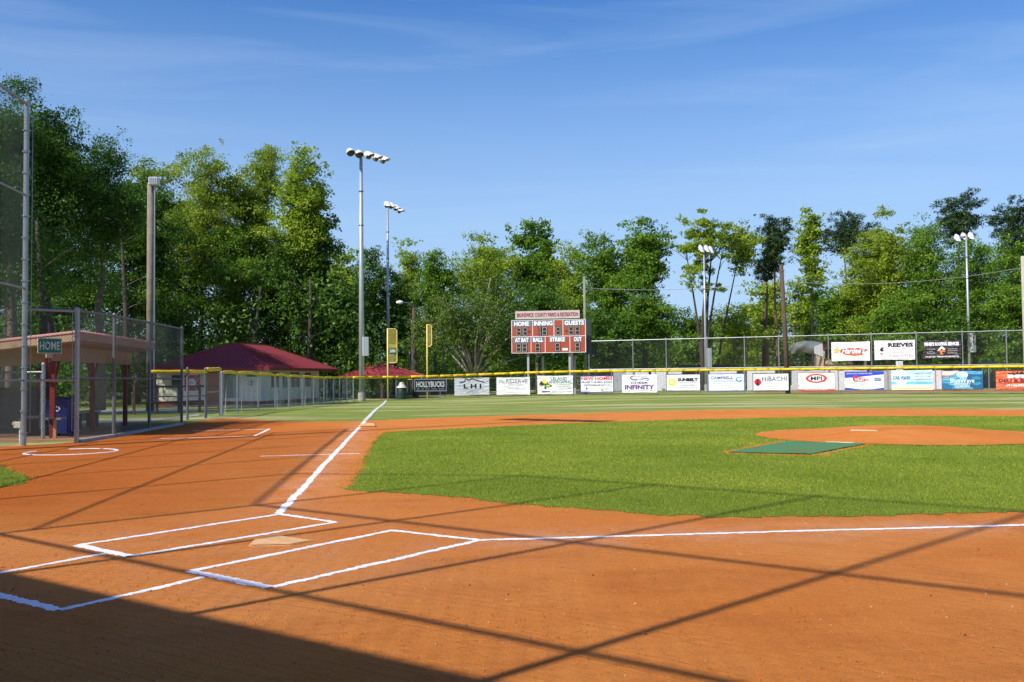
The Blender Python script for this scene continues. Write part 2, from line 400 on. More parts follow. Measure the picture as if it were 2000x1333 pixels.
class Panel:
    "flat print laid out in local x (right) and z (up), front towards local -y; sheets of ink a few mm apart"
    def __init__(s, parent, w, h, wave=None):
        s.p = parent; s.w = w; s.h = h; s.k = 1; s.wave = wave or (lambda u, v: 0.0); s.by = {}
    def _add(s, name, pts, faces, mat_):
        y = -.007*s.k - .006
        key = (name, mat_.name)
        mb = s.by.setdefault(key, (MB(), mat_))[0]
        mb.add([(u*s.w, y - s.wave(u, v), v*s.h) for u, v in pts], faces)
    def text(s, t, cx, cy, w, h, col, bold=0.0, shear=0.0, space=1.0, name='lettering', rot=0):
        v, f = text_geo(t, bold, shear, space)
        ca, sa = math.cos(rot), math.sin(rot); asp = s.w/s.h
        P = []
        for a, b in v:
            du, dv = (a-.5)*w, (b-.5)*h
            P.append((cx + du*ca - dv*sa/asp, cy + du*asp*sa + dv*ca))
        s._add(name, P, f, PR(col)); return s
    def next(s): s.k += 1; return s
    def poly(s, pts, col, name='print'):
        s._add(name, pts, [tuple(range(len(pts)))], PR(col)); return s
    def rect(s, x0, y0, x1, y1, col, name='print'):
        n = max(1, int(abs(x1-x0)*12)); P = []; F = []
        for i in range(n+1):
            x = x0+(x1-x0)*i/n; P += [(x, y0), (x, y1)]
        for i in range(n): F.append((2*i, 2*i+2, 2*i+3, 2*i+1))
        s._add(name, P, F, PR(col)); return s
    def ell(s, cx, cy, rx, ry, col, name='logo', n=28, inner=0, a0=0, a1=2*PI):
        if inner:
            P = []; F = []
            for k in range(n+1):
                t = a0+(a1-a0)*k/n
                P += [(cx+rx*math.cos(t), cy+ry*math.sin(t)), (cx+rx*inner*math.cos(t), cy+ry*inner*math.sin(t))]
            for k in range(n): F.append((2*k, 2*k+2, 2*k+3, 2*k+1))
            s._add(name, P, F, PR(col))
        else:
            s.poly([(cx+rx*math.cos(2*PI*k/n), cy+ry*math.sin(2*PI*k/n)) for k in range(n)], col, name)
        return s
    def line(s, pts, wd, col, name='logo'):
        asp = s.w/s.h
        for (x0, y0), (x1, y1) in zip(pts, pts[1:]):
            dx, dy = (x1-x0)*s.w, (y1-y0)*s.h; l = math.hypot(dx, dy) or 1
            nx, ny = -dy/l*wd/2, dx/l*wd/2
            s.poly([(x0+nx/s.w, y0+ny/s.h), (x0-nx/s.w, y0-ny/s.h), (x1-nx/s.w, y1-ny/s.h), (x1+nx/s.w, y1+ny/s.h)], col, name)
        return s
    def star(s, cx, cy, r, col, name='logo', n=5, rot=0, k=.45):
        asp = s.w/s.h
        return s.poly([(cx + r*(1 if i % 2 == 0 else k)*math.sin(PI*i/n+rot), cy + asp*r*(1 if i % 2 == 0 else k)*math.cos(PI*i/n+rot)) for i in range(2*n)], col, name)
    def done(s):
        for (name, _), (mb, m_) in s.by.items():
            mb.build(name, m_, s.p, world=False)

# ------------------------------------------------------------------ ground
def ngon(name, pts, z, mat_, jit=.03, step=.18, seed=0, kind='structure', parent=None):
    rnd = random.Random(seed); out = []
    n = len(pts)
    for i in range(n):
        a = Vector(pts[i]); b = Vector(pts[(i+1) % n]); L_ = (b-a).length; k = max(1, int(L_/step)) if step else 1
        for j in range(k):
            p = a.lerp(b, j/k)
            out.append((p.x+rnd.uniform(-jit, jit), p.y+rnd.uniform(-jit, jit), z))
    mb = MB(); mb.add(out, [tuple(range(len(out)))])
    o = mb.build(name, mat_, parent); 
    if parent is None: o['kind'] = kind
    return o, out
def spline(pts, per=6):
    "open Catmull-Rom through 2D points"
    P = [pts[0]] + list(pts) + [pts[-1]]; out = []
    for i in range(1, len(P)-2):
        p0, p1, p2, p3 = map(Vector, (P[i-1], P[i], P[i+1], P[i+2]))
        for j in range(per):
            t = j/per
            out.append(tuple(.5*((2*p1)+(-p0+p2)*t+(2*p0-5*p1+4*p2-p3)*t*t+(-p0+3*p1-3*p2+p3)*t**3)))
    out.append(tuple(pts[-1])); return out
def mir(L_): return [(b, a) for a, b in reversed(L_)]

xs = sorted(set([-900, -500, -300, -200, -140, -100, -80, -60] + list(range(-44, 64, 2)) + [70, 80, 100, 140, 200, 300, 500, 900]))
ys = sorted(set([-400, -200, -100, -60, -40, -25, -15, -8] + list(range(0, 76, 2)) + [80, 90, 110, 140, 200, 300, 500, 1200]))
mb = MB(); mb.add([(x, y, zg(x, y)) for y in ys for x in xs], [(j*len(xs)+i, j*len(xs)+i+1, (j+1)*len(xs)+i+1, (j+1)*len(xs)+i) for j in range(len(ys)-1) for i in range(len(xs)-1)])
g = mb.build('grass_ground', M_OUT, smooth_=True); g['kind'] = 'structure'

outer_far = spline([(-5.05, 21.2), (-4.85, 24.4), (-4.1, 24.6), (-2.3, 22.0), (-.2, 21.6), (2.1, 23.1), (4.64, 24.4), (8.4, 25.9), (12.4, 26.9), (16.1, 26.6), (19.3, 25.3), (22.3, 22.9)])
outer = outer_far + mir(outer_far[:-1]) + [(21.5, -8.2), (-.9, -7.9), (-6.5, -2.3), (-6.5, 12.2), (-5.6, 12.9)]
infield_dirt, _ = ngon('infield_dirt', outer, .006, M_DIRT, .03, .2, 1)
in_near = [(.5, 3.55), (.97, 3.22), (1.7, 2.65), (2.16, 2.1), (2.8, 1.5), (3.38, 1.02), (3.95, .8), (5.1, .7), (6.5, .66), (10, .62), (15.3, .62)]
in_far = [(.54, 3.9), (.56, 8), (.6, 13.8), (.72, 15.2), (1.1, 15.5), (2.5, 16.35), (5.32, 18.0), (8.35, 19.1), (11.56, 19.75), (14.68, 19.8), (18.4, 18.6)]
grass_pts = in_far + mir(in_far[5:-1]) + list(reversed(in_near))
infield_grass, grass_out = ngon('infield_grass', grass_pts, .010, M_TURF, .07, .07, 2)
patch_pts = spline([(-6.5, 9.0), (-4.95, 7.9), (-4.3, 6.9), (-3.72, 5.9), (-3.42, 5.1), (-3.5, 4.6), (-4.0, 4.2), (-6.5, 3.4)])
ngon('grass_patch', patch_pts, .010, M_TURF, .06, .07, 3)

# mound
def mound_z(r, R=2.85): return .016 + .16*(1-smooth(.20, 1.0, r/R)) 
MC = (10.95, 11.0); mb = MB(); N = 72; rings = [0, .3, .6, 1.0, 1.4, 1.8, 2.2, 2.5, 2.7, 2.85]
vs = [(MC[0], MC[1], mound_z(0))]
rr = random.Random(5)
for r in rings[1:]:
    for k in range(N):
        t = 2*PI*k/N; q = r*(1+ (rr.uniform(-.012, .012) if r > 2.6 else 0))
        vs.append((MC[0]+q*math.cos(t), MC[1]+q*math.sin(t)*1.0, mound_z(r)+(.004 if r > 2.8 else .006)))
fs = [(0, 1+k, 1+(k+1) % N) for k in range(N)]
for i in range(len(rings)-2):
    for k in range(N): fs.append((1+i*N+k, 1+(i+1)*N+k, 1+(i+1)*N+(k+1) % N, 1+i*N+(k+1) % N))
mb.add(vs, fs); pm = mb.build('pitching_mound', M_DIRT, smooth_=True); pm['kind'] = 'structure'
def on_mound(x, y):
    r = math.hypot(x-MC[0], y-MC[1]); return mound_z(r)+.006 if r < 2.85 else .02
# bare worn soil round the mat
ngon('bare_soil', [(6.1, 7.45), (6.9, 6.8), (7.45, 6.7), (7.7, 7.2), (9.3, 8.8), (8.6, 10.2), (7.9, 9.95), (6.7, 8.5), (6.2, 7.9)], .0125, M_DIRT, .06, .12, 4)

# mat in front of the mound
M_MAT = mat('green_turf_mat', (.012, .24, .105), .85, 0, .25, 1.8, .5, 60, .1, dirt=(.17, .17, .07))
mt = MB(); A_, B_, C_, D_ = Vector((6.18, 7.59, 0)), Vector((7.25, 6.9, 0)), Vector((9.1, 8.85, 0)), Vector((8.05, 9.75, 0))
vs = []; nu, nv = 16, 8
rr = random.Random(9)
for j in range(nv+1):
    for i in range(nu+1):
        p = A_.lerp(D_, i/nu).lerp(B_.lerp(C_, i/nu), j/nv)
        vs.append((p.x, p.y, max(.022, on_mound(p.x, p.y)+.004) + rr.uniform(0, .007)))
fs = [(j*(nu+1)+i, j*(nu+1)+i+1, (j+1)*(nu+1)+i+1, (j+1)*(nu+1)+i) for j in range(nv) for i in range(nu)]
mt.add(vs, [f[::-1] for f in fs]); o = mt.build('landing_mat', M_MAT, smooth_=True)
tag(o, 'green turf landing mat lying on the grass in front of the pitching mound', 'mat')

def pq0(p, q): return (p-q)*.7071, (p+q)*.7071, 0
def rubber(dist, q, label):
    px_, py_, _ = pq0(dist, q)
    z = on_mound(px_, py_); t = thing('pitching_rubber', label, 'pitching rubber', (px_, py_, z), -PI/4)
    mb = MB(); mb.box((0, 0, -.012), (.50, .13, .05), bevel=.006); mb.build('slab', mat('old_white_rubber', (.62, .42, .26), .7, 0, .2, 8), t, world=False)
    for s_ in (-1, 1):
        mb = MB(); mb.tube((s_*.2, 0, .012), (s_*.2, 0, .0145), .008, n=8); mb.build('bolt', M_GALVD, t, world=False)
rubber(12.75, .28, 'nearer white rubber slab, just behind the green mat on the mound')
rubber(14.4, .42, 'farther white rubber slab, on the crest of the clay mound')

# home plate
t = thing('home_plate', 'dusty cream home plate between the two chalked batter boxes', 'home plate', (0, 0, .003), 0)
pv = Vector((.7071, .7071, 0)); qv = Vector((-.7071, .7071, 0))
def pq(p, q, z=0): v = pv*p + qv*q; return (v.x, v.y, z)
ol = [pq(0, 0), pq(.2159, -.2159), pq(.4318, -.2159), pq(.4318, .2159), pq(.2159, .2159)]
mb = MB(); mb.prism([(x, y, -.004) for x, y, z in ol], (0, 0, .012))
cx_, cy_, _ = pq(.2159, 0)
mb.add([(cx_+(x-cx_)*.94, cy_+(y-cy_)*.94, .013) for x, y, z in ol], [(0, 1, 2, 3, 4)])
M_PLATE = mat('dusty_rubber', (.72, .48, .25), .85, 0, .2, 6, .3, 40, dirt=(.62, .30, .10))
mb.build('plate', M_PLATE, t, world=False)

def base_bag(x, y, label, rz=0):
    t = thing('base', label, 'base', (x, y, .008), rz)
    mb = MB(); mb.box((0, 0, .038), (.38, .38, .076), bevel=.02); mb.build('bag', mat('dusty_canvas', (.68, .42, .20), .85, 0, .2, 9, .3, 30), t, world=False, smooth_=False)
    mb = MB(); mb.box((0, 0, .078), (.30, .30, .006), bevel=.002); mb.build('tread', mat('dusty_canvas_top', (.74, .50, .27), .85, 0, .2, 40, .5, 60), t, world=False)
base_bag(.20, 18.05, 'dusty third base bag beside the white foul line')
base_bag(20.6, 20.3, 'second base bag at the far right edge of the clay')

# chalk
def chalk(name, a, b, w, seed, zb=.008, h=.003, closed=False, zf=None, m_=None, gaps=0.0, parent=None):
    "a ridge of lime poured along a line, edges wandering"
    rnd = random.Random(seed); a = Vector(a); b = Vector(b); L_ = (b-a).length; n = max(4, int(L_/.028))
    d = (b-a).normalized(); nn = Vector((-d.y, d.x)); mb = MB(); vs = []
    wa = wb_ = 0; drift = 0
    for i in range(n+1):
        p = a.lerp(b, i/n)
        wa = .15*wa + rnd.uniform(-.011, .011); wb_ = .15*wb_ + rnd.uniform(-.011, .011); drift = .95*drift + rnd.uniform(-.0025, .0025)
        fat = 1 + .10*math.sin(i*.31+seed)*math.sin(i*.083)
        l = -w/2*fat+wa+drift; r = w/2*fat+wb_+drift; z = zb if zf is None else zf(p.x, p.y)+zb
        hh = h*rnd.uniform(.6, 1.2)
        for off, zz in ((l, 0), (l*.55+r*.0, hh), (r*.55, hh*rnd.uniform(.8, 1.1)), (r, 0)):
            q = p+nn*off; vs.append((q.x, q.y, z+zz))
    fs = [(i*4+k, (i+1)*4+k, (i+1)*4+k+1, i*4+k+1) for i in range(n) for k in range(3)]
    fs = [f[::-1] for f in fs]
    mb.add(vs, fs); o = mb.build(name, m_ or M_CHALK, parent or infield_dirt, world=False)
    return o
PM['infield_dirt'] = Matrix.Identity(4)
def ck(a, b, w=.075, s=1): return chalk('chalk_line', a, b, w*.86, s)
ck((0, 1.72), (0, 17.85), .09, 1); chalk('chalk_line', (0, 18.3), (0, 21.6), .1, 2)
M_CHG = mat('chalk_on_grass', (.62, .66, .60), .95, 0, .25, 14, .6, 60, .1)
o = chalk('foul_line', (.0, 21.6), (0, 57.2), .13, 3, zb=.012, h=.01, zf=zg, m_=M_CHG, parent=g)
ck((1.7, 0), (20.5, 0), .075, 4)
BL = [(-1.275, .274), (.02, 1.713), (.548, 1.116), (-.752, -.27)]
BR = [(-.222, -.876), (1.029, .585), (1.693, .002), (.358, -1.453)]
for k, bx in enumerate((BL, BR)):
    for i in range(4):
        a = Vector(bx[i]); b = Vector(bx[(i+1) % 4]); ck(a, b, .07 if i != 3 else .1, 10+k*4+i)
ck((-.95, -.11), (-2.5, -2.17), .065, 30)
ck((-.10, -1.09), (-.689, -1.86), .065, 31)
ck((-.689, -1.86), (-2.3, -.40), .085, 32)
ck((-1.15, 8.62), (.42, 8.86), .05, 33)
ck((-4.2, 14.0), (-2.12, 14.42), .06, 34); ck((-2.12, 14.42), (-2.2, 17.5), .075, 35); ck((-2.2, 17.5), (-4.0, 17.2), .06, 36)
def ring(cx, cy, r, a0, a1, w, seed):
    n = 26; pts = [(cx+r*math.cos(a0+(a1-a0)*k/n), cy+r*math.sin(a0+(a1-a0)*k/n)) for k in range(n+1)]
    rnd = random.Random(seed); vs = []
    for k, (x, y) in enumerate(pts):
        t = a0+(a1-a0)*k/n; ww = w*rnd.uniform(.7, 1.2)
        for rr_, z in ((r-ww/2, .008), (r-ww/4, .015), (r+ww/4, .015), (r+ww/2, .008)): vs.append((cx+rr_*math.cos(t), cy+rr_*math.sin(t), z))
    mb = MB(); mb.add(vs, [(i*4+k2, i*4+k2+1, (i+1)*4+k2+1, (i+1)*4+k2) for i in range(n) for k2 in range(3)])
    mb.build('chalk_circle', M_CHALK, infield_dirt, world=False)
ring(-4.62, 10.42, .74, -PI*1.12, PI*.62, .06, 3)

# turf: blades on the near infield and on the left patch
def in_poly(x, y, poly):
    P = np.array([(p[0], p[1]) for p in poly]); n = len(P); inside = np.zeros(len(x), bool); j = n-1
    for i in range(n):
        xi, yi = P[i]; xj, yj = P[j]
        c = ((yi > y) != (yj > y)) & (x < (xj-xi)*(y-yi)/(yj-yi+1e-12)+xi); inside ^= c; j = i
    return inside
rs = np.random.RandomState(3)
def blades(name, poly, n, h, w, label, zbase=.012, spill=.05, dens=None):
    P = np.array([(p[0], p[1]) for p in poly]); lo = P.min(0)-spill; hi = P.max(0)+spill
    lo = lo-.4; hi = hi+.4; x = rs.uniform(lo[0], hi[0], n); y = rs.uniform(lo[1], hi[1], n)
    jx = x+rs.normal(0, spill, n); jy = y+rs.normal(0, spill, n)
    d = np.hypot(x-CX, y-CY)
    pat = np.sin(x*1.3+np.sin(y*.9)*1.7)*np.sin(y*1.1+np.sin(x*.7)*2.1)+.6*np.sin(x*4.1+y*2.3)*np.sin(y*3.7-x*1.9)
    sp = rs.uniform(0, 1, n)**4; jx = x+rs.normal(0, 1, n)*(.04+.36*sp); jy = y+rs.normal(0, 1, n)*(.04+.36*sp)
    keep = in_poly(jx, jy, poly) & (rs.uniform(-1.9, 1.1, n) < pat*.35+.75) & (rs.uniform(0, 1, n) < np.clip((11.0/d)**1.6, 0, 1))
    keep &= ~((np.hypot(x-MC[0], y-MC[1]) < 2.8))
    mat_zone = in_poly(x, y, [(6.18, 7.59), (7.25, 6.9), (9.1, 8.85), (8.05, 9.75)])
    keep &= ~mat_zone
    x, y, d = x[keep], y[keep], d[keep]; n = len(x)
    a = rs.uniform(0, 2*PI, n); hh = h*rs.uniform(.45, 1.35, n)*np.where(rs.uniform(0, 1, n) < .03, 1.6, 1); ww = w*rs.uniform(.7, 1.3, n)*np.clip(d/9, 1, 3)
    lean = rs.normal(0, .4, (n, 2))
    co = np.zeros((n, 3, 3)); co[:, 0, 0] = x-np.cos(a)*ww/2; co[:, 0, 1] = y-np.sin(a)*ww/2
    co[:, 1, 0] = x+np.cos(a)*ww/2; co[:, 1, 1] = y+np.sin(a)*ww/2; co[:, :2, 2] = zbase
    co[:, 2, 0] = x+lean[:, 0]*hh; co[:, 2, 1] = y+lean[:, 1]*hh; co[:, 2, 2] = zbase+hh
    o = quads(name, co.reshape(-1, 3), M_BLADE, nv=3, kind='stuff'); o['label'] = label; return o
blades('grass_blades', grass_out, 1000000, .017, .0058, 'short mown green grass covering the infield')
blades('grass_blades', patch_pts, 34000, .022, .007, 'short green grass on the small patch at the left')

# clods and crumbs on the clay
def clods(name, n, x0, x1, y0, y1, r0, r1, m_, label, seed):
    r_ = np.random.RandomState(seed); x = r_.uniform(x0, x1, n); y = r_.uniform(y0, y1, n)
    k = ~in_poly(x, y, grass_out); x, y = x[k], y[k]; n = len(x)
    r = r0+(r1-r0)*r_.uniform(0, 1, n)**4
    base = np.array([(1, 0, -.35), (-.5, .87, -.35), (-.5, -.87, -.35), (0, 0, 1)])
    tri = [(0, 1, 3), (1, 2, 3), (2, 0, 3)]
    a = r_.uniform(0, 2*PI, n); ca, sa = np.cos(a), np.sin(a)
    V = np.zeros((n, 4, 3)); b = base[None]*r_.uniform(.6, 1.3, (n, 4, 1))
    V[:, :, 0] = x[:, None]+r[:, None]*(b[:, :, 0]*ca[:, None]-b[:, :, 1]*sa[:, None])
    V[:, :, 1] = y[:, None]+r[:, None]*(b[:, :, 0]*sa[:, None]+b[:, :, 1]*ca[:, None])
    V[:, :, 2] = .009+r[:, None]*b[:, :, 2]*.7
    co = V[:, [i for t_ in tri for i in t_], :].reshape(-1, 3)
    o = quads(name, co, m_, nv=3, kind='stuff'); o['label'] = label
blades_ok = True
clods('clay_crumbs', 110000, -4, 6.5, -4.3, 6, .0016, .0075, M_DIRT, 'small crumbs of orange clay strewn over the infield dirt', 1)
clods('pebbles', 2500, -3, 6.5, -4.3, 3, .002, .007, mat('straw_bits', (.62, .42, .22), .9), 'pale straw bits and grit on the clay', 2)
clods('dark_debris', 140, -4, 6.5, -4.3, 8, .004, .011, mat('leaf_bits', (.08, .03, .015), .9), 'dark leaf fragments on the clay', 4)

# ------------------------------------------------------------------ chain link
def link(mb, a, b, z0, z1, sp=.072, r=.0024, za=None, zb=None):
    "woven diamond wire between two ground points, z0..z1 above them"
    a = Vector((a[0], a[1])); b = Vector((b[0], b[1])); L_ = (b-a).length; d = (b-a)/L_; H = z1-z0
    nrm = Vector((-d.y, d.x))
    ga = zg(a.x, a.y); gb = zg(b.x, b.y)
    def pt(s_, z, off):
        gz = ga+(gb-ga)*s_/L_; p = a+d*s_+nrm*off; return Vector((p.x, p.y, gz+z0+z))
    k = -H
    i = 0
    while k < L_:
        for sgn in (1, -1):
            # line s = k + t, z = t  (t in 0..H), or mirrored
            t0 = max(0, -k); t1 = min(H, L_-k)
            if t1-t0 > .01:
                s0, s1 = k+t0, k+t1; zA, zB = (t0, t1) if sgn > 0 else (H-t0, H-t1)
                A, B = pt(s0, zA, .002*sgn), pt(s1, zB, .002*sgn)
                dd = (B-A).normalized(); n3 = Vector((nrm.x, nrm.y, 0)); w = dd.cross(n3)
                o = []
                for P in (A, B):
                    o += [P+n3*r, P-n3*r*.5+w*r*.87, P-n3*r*.5-w*r*.87]
                mb.add(o, [(0, 1, 4, 3), (1, 2, 5, 4), (2, 0, 3, 5)])
        k += sp; i += 1
def post(parent, x, y, h, r=.03, m_=None, z=None, cap=True, name='post', n=10):
    gz = zg(x, y) if z is None else z
    mb = MB(); mb.tube((x, y, gz-.05), (x, y, gz+h), r, n=n)
    if cap: mb.lathe((x, y, gz+h), [(r*1.15, -.03), (r*1.2, .005), (r*.8, .035), (.001, .05)], 10)
    return mb.build(name, m_ or M_GALV, parent)
def rail(parent, a, b, r=.021, m_=None, name='rail', n=8):
    mb = MB(); mb.tube(a, b, r, n=n); return mb.build(name, m_ or M_GALV, parent)
def bands(parent, x, y, z0, z1, step, r, dx=0.0, dy=0.0):
    "tension bands and stretcher bar beside a post"
    mb = MB(); z = z0
    while z < z1:
        mb.lathe((x, y, z), [(r*1.01, -.014), (r*1.22, -.012), (r*1.22, .012), (r*1.01, .014)], 10); z += step
    mb.tube((x+dx, y+dy, z0), (x+dx, y+dy, z1), .007, n=5)
    mb.build('tension_band', M_GALV, parent)

# ------------------------------------------------------------------ backstop (most of it stands behind the camera)
LC = (-6.2, -2.25); RC = (-.8, -7.62)
bs = thing('backstop', 'tall galvanised chain link backstop ending in a tall post at the left edge', 'backstop', (LC[0], LC[1], 0))
wing = [(-6.2, -2.25, 9.9), (-6.2, .95, 6.65), (-6.19, 3.8, 6.65), (-6.18, 6.7, 6.65), (-6.17, 9.6, 6.65), (-6.15, 12.4, 6.65)]
for i, (x, y, h) in enumerate(wing):
    post(bs, x, y, h+.05, .05 if i == 5 else .032)
link_mb = MB()
for i in range(5):
    (x0, y0, h0), (x1, y1, h1) = wing[i], wing[i+1]
    rail(bs, (x0, y0, h0), (x1, y1, h1), .028)
    for h in (1.26, 3.04, 4.86): rail(bs, (x0, y0, h), (x1, y1, h), .02)
    if i == 0: rail(bs, (x0, y0, 6.65), (x1, y1, 6.65), .024)
link(link_mb, (-6.22, -2.25), (-6.17, 12.4), .04, 6.62)
cq = [2.83, .95, -.93, -2.86, -4.82]
cp = [(pv*-5.94 + qv*q) for q in cq]; cp[0] = Vector((*LC, 0)); cp[-1] = Vector((*RC, 0))
for i, p_ in enumerate(cp[1:]): post(bs, p_.x, p_.y, 9.95, .032)
for h, r in ((1.26, .024), (3.04, .02), (4.62, .026), (6.7, .03), (9.9, .028)): rail(bs, (cp[0].x, cp[0].y, h), (cp[-1].x, cp[-1].y, h), r)
link(link_mb, cp[0], cp[-1], .04, 9.85, sp=.16)
rw = [(RC[0], RC[1]), (2.35, -7.66), (5.3, -7.66), (8.3, -7.66), (11.3, -7.66), (14.0, -7.66)]
for i, (x, y) in enumerate(rw[1:]):
    post(bs, x, y, 6.7 if i == 0 else 3.0, .045)
for i in range(5):
    h0 = 9.9 if i == 0 else (6.65 if i == 1 else 3.0); h1 = 6.65 if i == 0 else 3.0
    rail(bs, (*rw[i], h0), (*rw[i+1], h1), .034); rail(bs, (*rw[i], 1.26), (*rw[i+1], 1.26), .024)
o = link_mb.build('chain_link', M_LINK, bs, kind='stuff')
bands(bs, -6.15, 12.4, .25, 6.5, .42, .06, .09, .07)

# building behind the backstop: its roof line shades the plate from behind
PRZ = -.748
pb = thing('press_box', 'low scorer building with a flat roof standing right behind the backstop', 'building', (-6.5, -7.5, 0), PRZ)
pd = Vector((math.sin(-PRZ), math.cos(PRZ), 0)); qd = Vector((-math.cos(PRZ), math.sin(-PRZ), 0))
def pbp(a, b): v = pv*-6.78 + qv*-3.0 + pd*a + qd*b; return (v.x, v.y)
x_, y_ = pbp(-3.6, -1.5)
mb = MB(); mb.box((x_, y_, 2.15), (16.0, 6.0, 4.3), rz=PRZ); mb.build('wall', M_BRICK, pb)
x_, y_ = pbp(-3.34, -1.5)
mb = MB(); mb.box((x_, y_, 4.53), (17.0, 7.0, .42), rz=PRZ); mb.build('roof', M_BLACK, pb)
for k in range(5):
    x_, y_ = pbp(-.57, -7+k*2.6); mb = MB(); mb.box((x_, y_, 2.2), (1.6, .06, 1.0), rz=PRZ); mb.build('window', M_BLACK, pb)

# ------------------------------------------------------------------ dugout fence
df = thing('dugout_fence', 'chain link fence with tall posts in front of the home dugout', 'fence', (-5.38, 13.04, 0))
dposts = [(-5.38, 13.04, 2.68), (-5.22, 15.0, 2.70), (-5.16, 17.75, 2.72), (-5.06, 20.85, 2.72)]
for i, (x, y, h) in enumerate(dposts): post(df, x, y, h, .047 if i == 0 else .038, M_GALV if i == 0 else M_GALVD)
lm = MB()
for i in range(3):
    (x0, y0, h0), (x1, y1, h1) = dposts[i], dposts[i+1]
    rail(df, (x0, y0, h0-.03), (x1, y1, h1-.03), .026, M_GALVD)
    rail(df, (x0, y0, 1.30), (x1, y1, 1.28), .022, M_GALVD)
    link(lm, (x0, y0), (x1, y1), .03, 2.66)
rail(df, (-6.15, 12.42, 2.64), (-5.38, 13.04, 2.64), .028); rail(df, (-6.15, 12.42, 1.26), (-5.38, 13.04, 1.26), .024)
link(lm, (-6.12, 12.44), (-5.40, 13.02), .05, 2.62)
lm.build('chain_link', M_LINK, df, kind='stuff')
bands(df, -5.38, 13.04, .25, 2.6, .27, .05, -.07, -.055)
mb = MB()
for i in range(3):
    (x0, y0, _), (x1, y1, _) = dposts[i], dposts[i+1]; a = math.atan2(y1-y0, x1-x0); L_ = math.hypot(x1-x0, y1-y0)
    mb.box(((x0+x1)/2, (y0+y1)/2, .035), (L_-.1, .14, .07), rz=a)
mb.build('concrete_curb', M_CONC, df)

# HOME sign
sx, sy = W(98.5, 19.75)
hs = thing('home_sign', 'green sign reading HOME wired to the chain link beside the corner post', 'sign', (sx-.01, sy-.03, Z(98, 676, 19.75)), math.atan2(.62, .77))
hs_w, hs_h = .47, .31
mb = MB(); mb.box((0, 0, 0), (hs_w, .012, hs_h)); mb.build('sign_plate', mat('sign_cream', (.66, .72, .62), .5, 0, .1, 8), hs, world=False)
P = Panel(hs, hs_w, hs_h); 
P2 = Panel(hs, 1, 1)
def centred(parent, w, h):
    p_ = Panel(parent, w, h); p_._a = p_._add
    def add(name, pts, faces, m_): 
        y = -.0035*p_.k-.006; mb_ = p_.by.setdefault((name, m_.name), (MB(), m_))[0]
        mb_.add([((u-.5)*w, y, (v-.5)*h) for u, v in pts], faces)
    p_._add = add; return p_
p_ = centred(hs, hs_w, hs_h)
p_.rect(.035, .05, .965, .95, (.0, .24, .15), 'green_field'); p_.next().text('HOME', .5, .5, .84, .56, (.72, .76, .66), .02)
p_.done()
mb = MB(); mb.box((.0, .03, -.20), (.12, .03, .08)); 
o = mb.build('bracket', mat('cream_paint', (.6, .52, .36), .7), hs, world=False)

# low side fence of the dugout
lf = thing('side_fence', 'low chain link fence with a rusty base post beside the blue bin', 'fence', (*W(85, 20.6), 0))
x0, y0 = W(85, 20.6); x1, y1 = W(-60, 21.2)
post(lf, x0, y0, 1.60, .042); post(lf, x1, y1, 1.60, .042)
rail(lf, (x0, y0, 1.44), (x1, y1, 1.44), .024)
lm = MB(); link(lm, (x1, y1), (x0, y0), .03, 1.43); lm.build('chain_link', M_LINK, lf, kind='stuff')
bands(lf, x0, y0, .25, 1.4, .3, .044, -.06, 0)

# small outlet box at the post
t = thing('outlet_box', 'small white utility box on a short pipe beside the tall backstop post', 'utility box', (*W(36, 19.6), 0))
bx_, by_ = W(36, 19.6)
mb = MB(); mb.tube((bx_+.04, by_, 0), (bx_+.04, by_, .33), .018); mb.build('pipe', M_WHITEP, t)
mb = MB(); mb.box((bx_, by_, .37), (.13, .1, .13), bevel=.012); mb.build('box', mat('weathered_white', (.6, .55, .46), .7), t)
mb = MB(); mb.lathe((bx_-.06, by_, .40), [(.001, .05), (.05, .03), (.055, -.03), (.001, -.05)], 10); mb.build('knob', M_PLY, t)

# ------------------------------------------------------------------ dugout
dg_ = thing('dugout', 'open sided home dugout with a pink metal roof edge and pale plywood fascia', 'dugout', (-6.2, 14.3, 0))
rz0, X0, X1, Y0, Y1 = 2.27, -5.72, -8.9, 14.15, 20.6
def roof_z(x): return rz0 - (X0-x)*.115
mb = MB(); mb.prism([(X0, Y0, roof_z(X0)), (X1, Y0, roof_z(X1)), (X1, Y1, roof_z(X1)), (X0, Y1, roof_z(X0))], (0, 0, .03))
n = 46
for k in range(n):
    y = Y0 + .07 + (Y1-Y0-.14)*k/(n-1)
    mb.prism([(X0+.02, y-.03, roof_z(X0)+.031), (X0+.02, y, roof_z(X0)+.055), (X0+.02, y+.03, roof_z(X0)+.031)], (X1-X0, 0, roof_z(X1)-roof_z(X0)))
mb.build('roof', mat('pink_roof_metal', (.62, .30, .27), .5, .1, .12, 2), dg_)
mb = MB(); mb.box((X0-.02, (Y0+Y1)/2, rz0-.085), (.04, Y1-Y0, .16)); mb.build('fascia', M_PLY, dg_)
mb = MB(); mb.prism([(X0, Y0+.02, roof_z(X0)-.17), (X1, Y0+.02, roof_z(X1)-.17), (X1, Y0+.02, roof_z(X1)-.005), (X0, Y0+.02, roof_z(X0)-.005)], (0, .03, 0)); mb.build('fascia', M_PLY, dg_)
mb = MB(); mb.prism([(X0-.05, Y0+.06, rz0-.19), (X1, Y0+.06, roof_z(X1)-.19), (X1, Y1-.05, roof_z(X1)-.19), (X0-.05, Y1-.05, rz0-.19)], (0, 0, .015)); mb.build('soffit', M_PLY, dg_)
mb = MB(); mb.box((X0-.62, 17.45, rz0-.42), (.05, 6.0, .34)); mb.build('header', M_PLY, dg_)
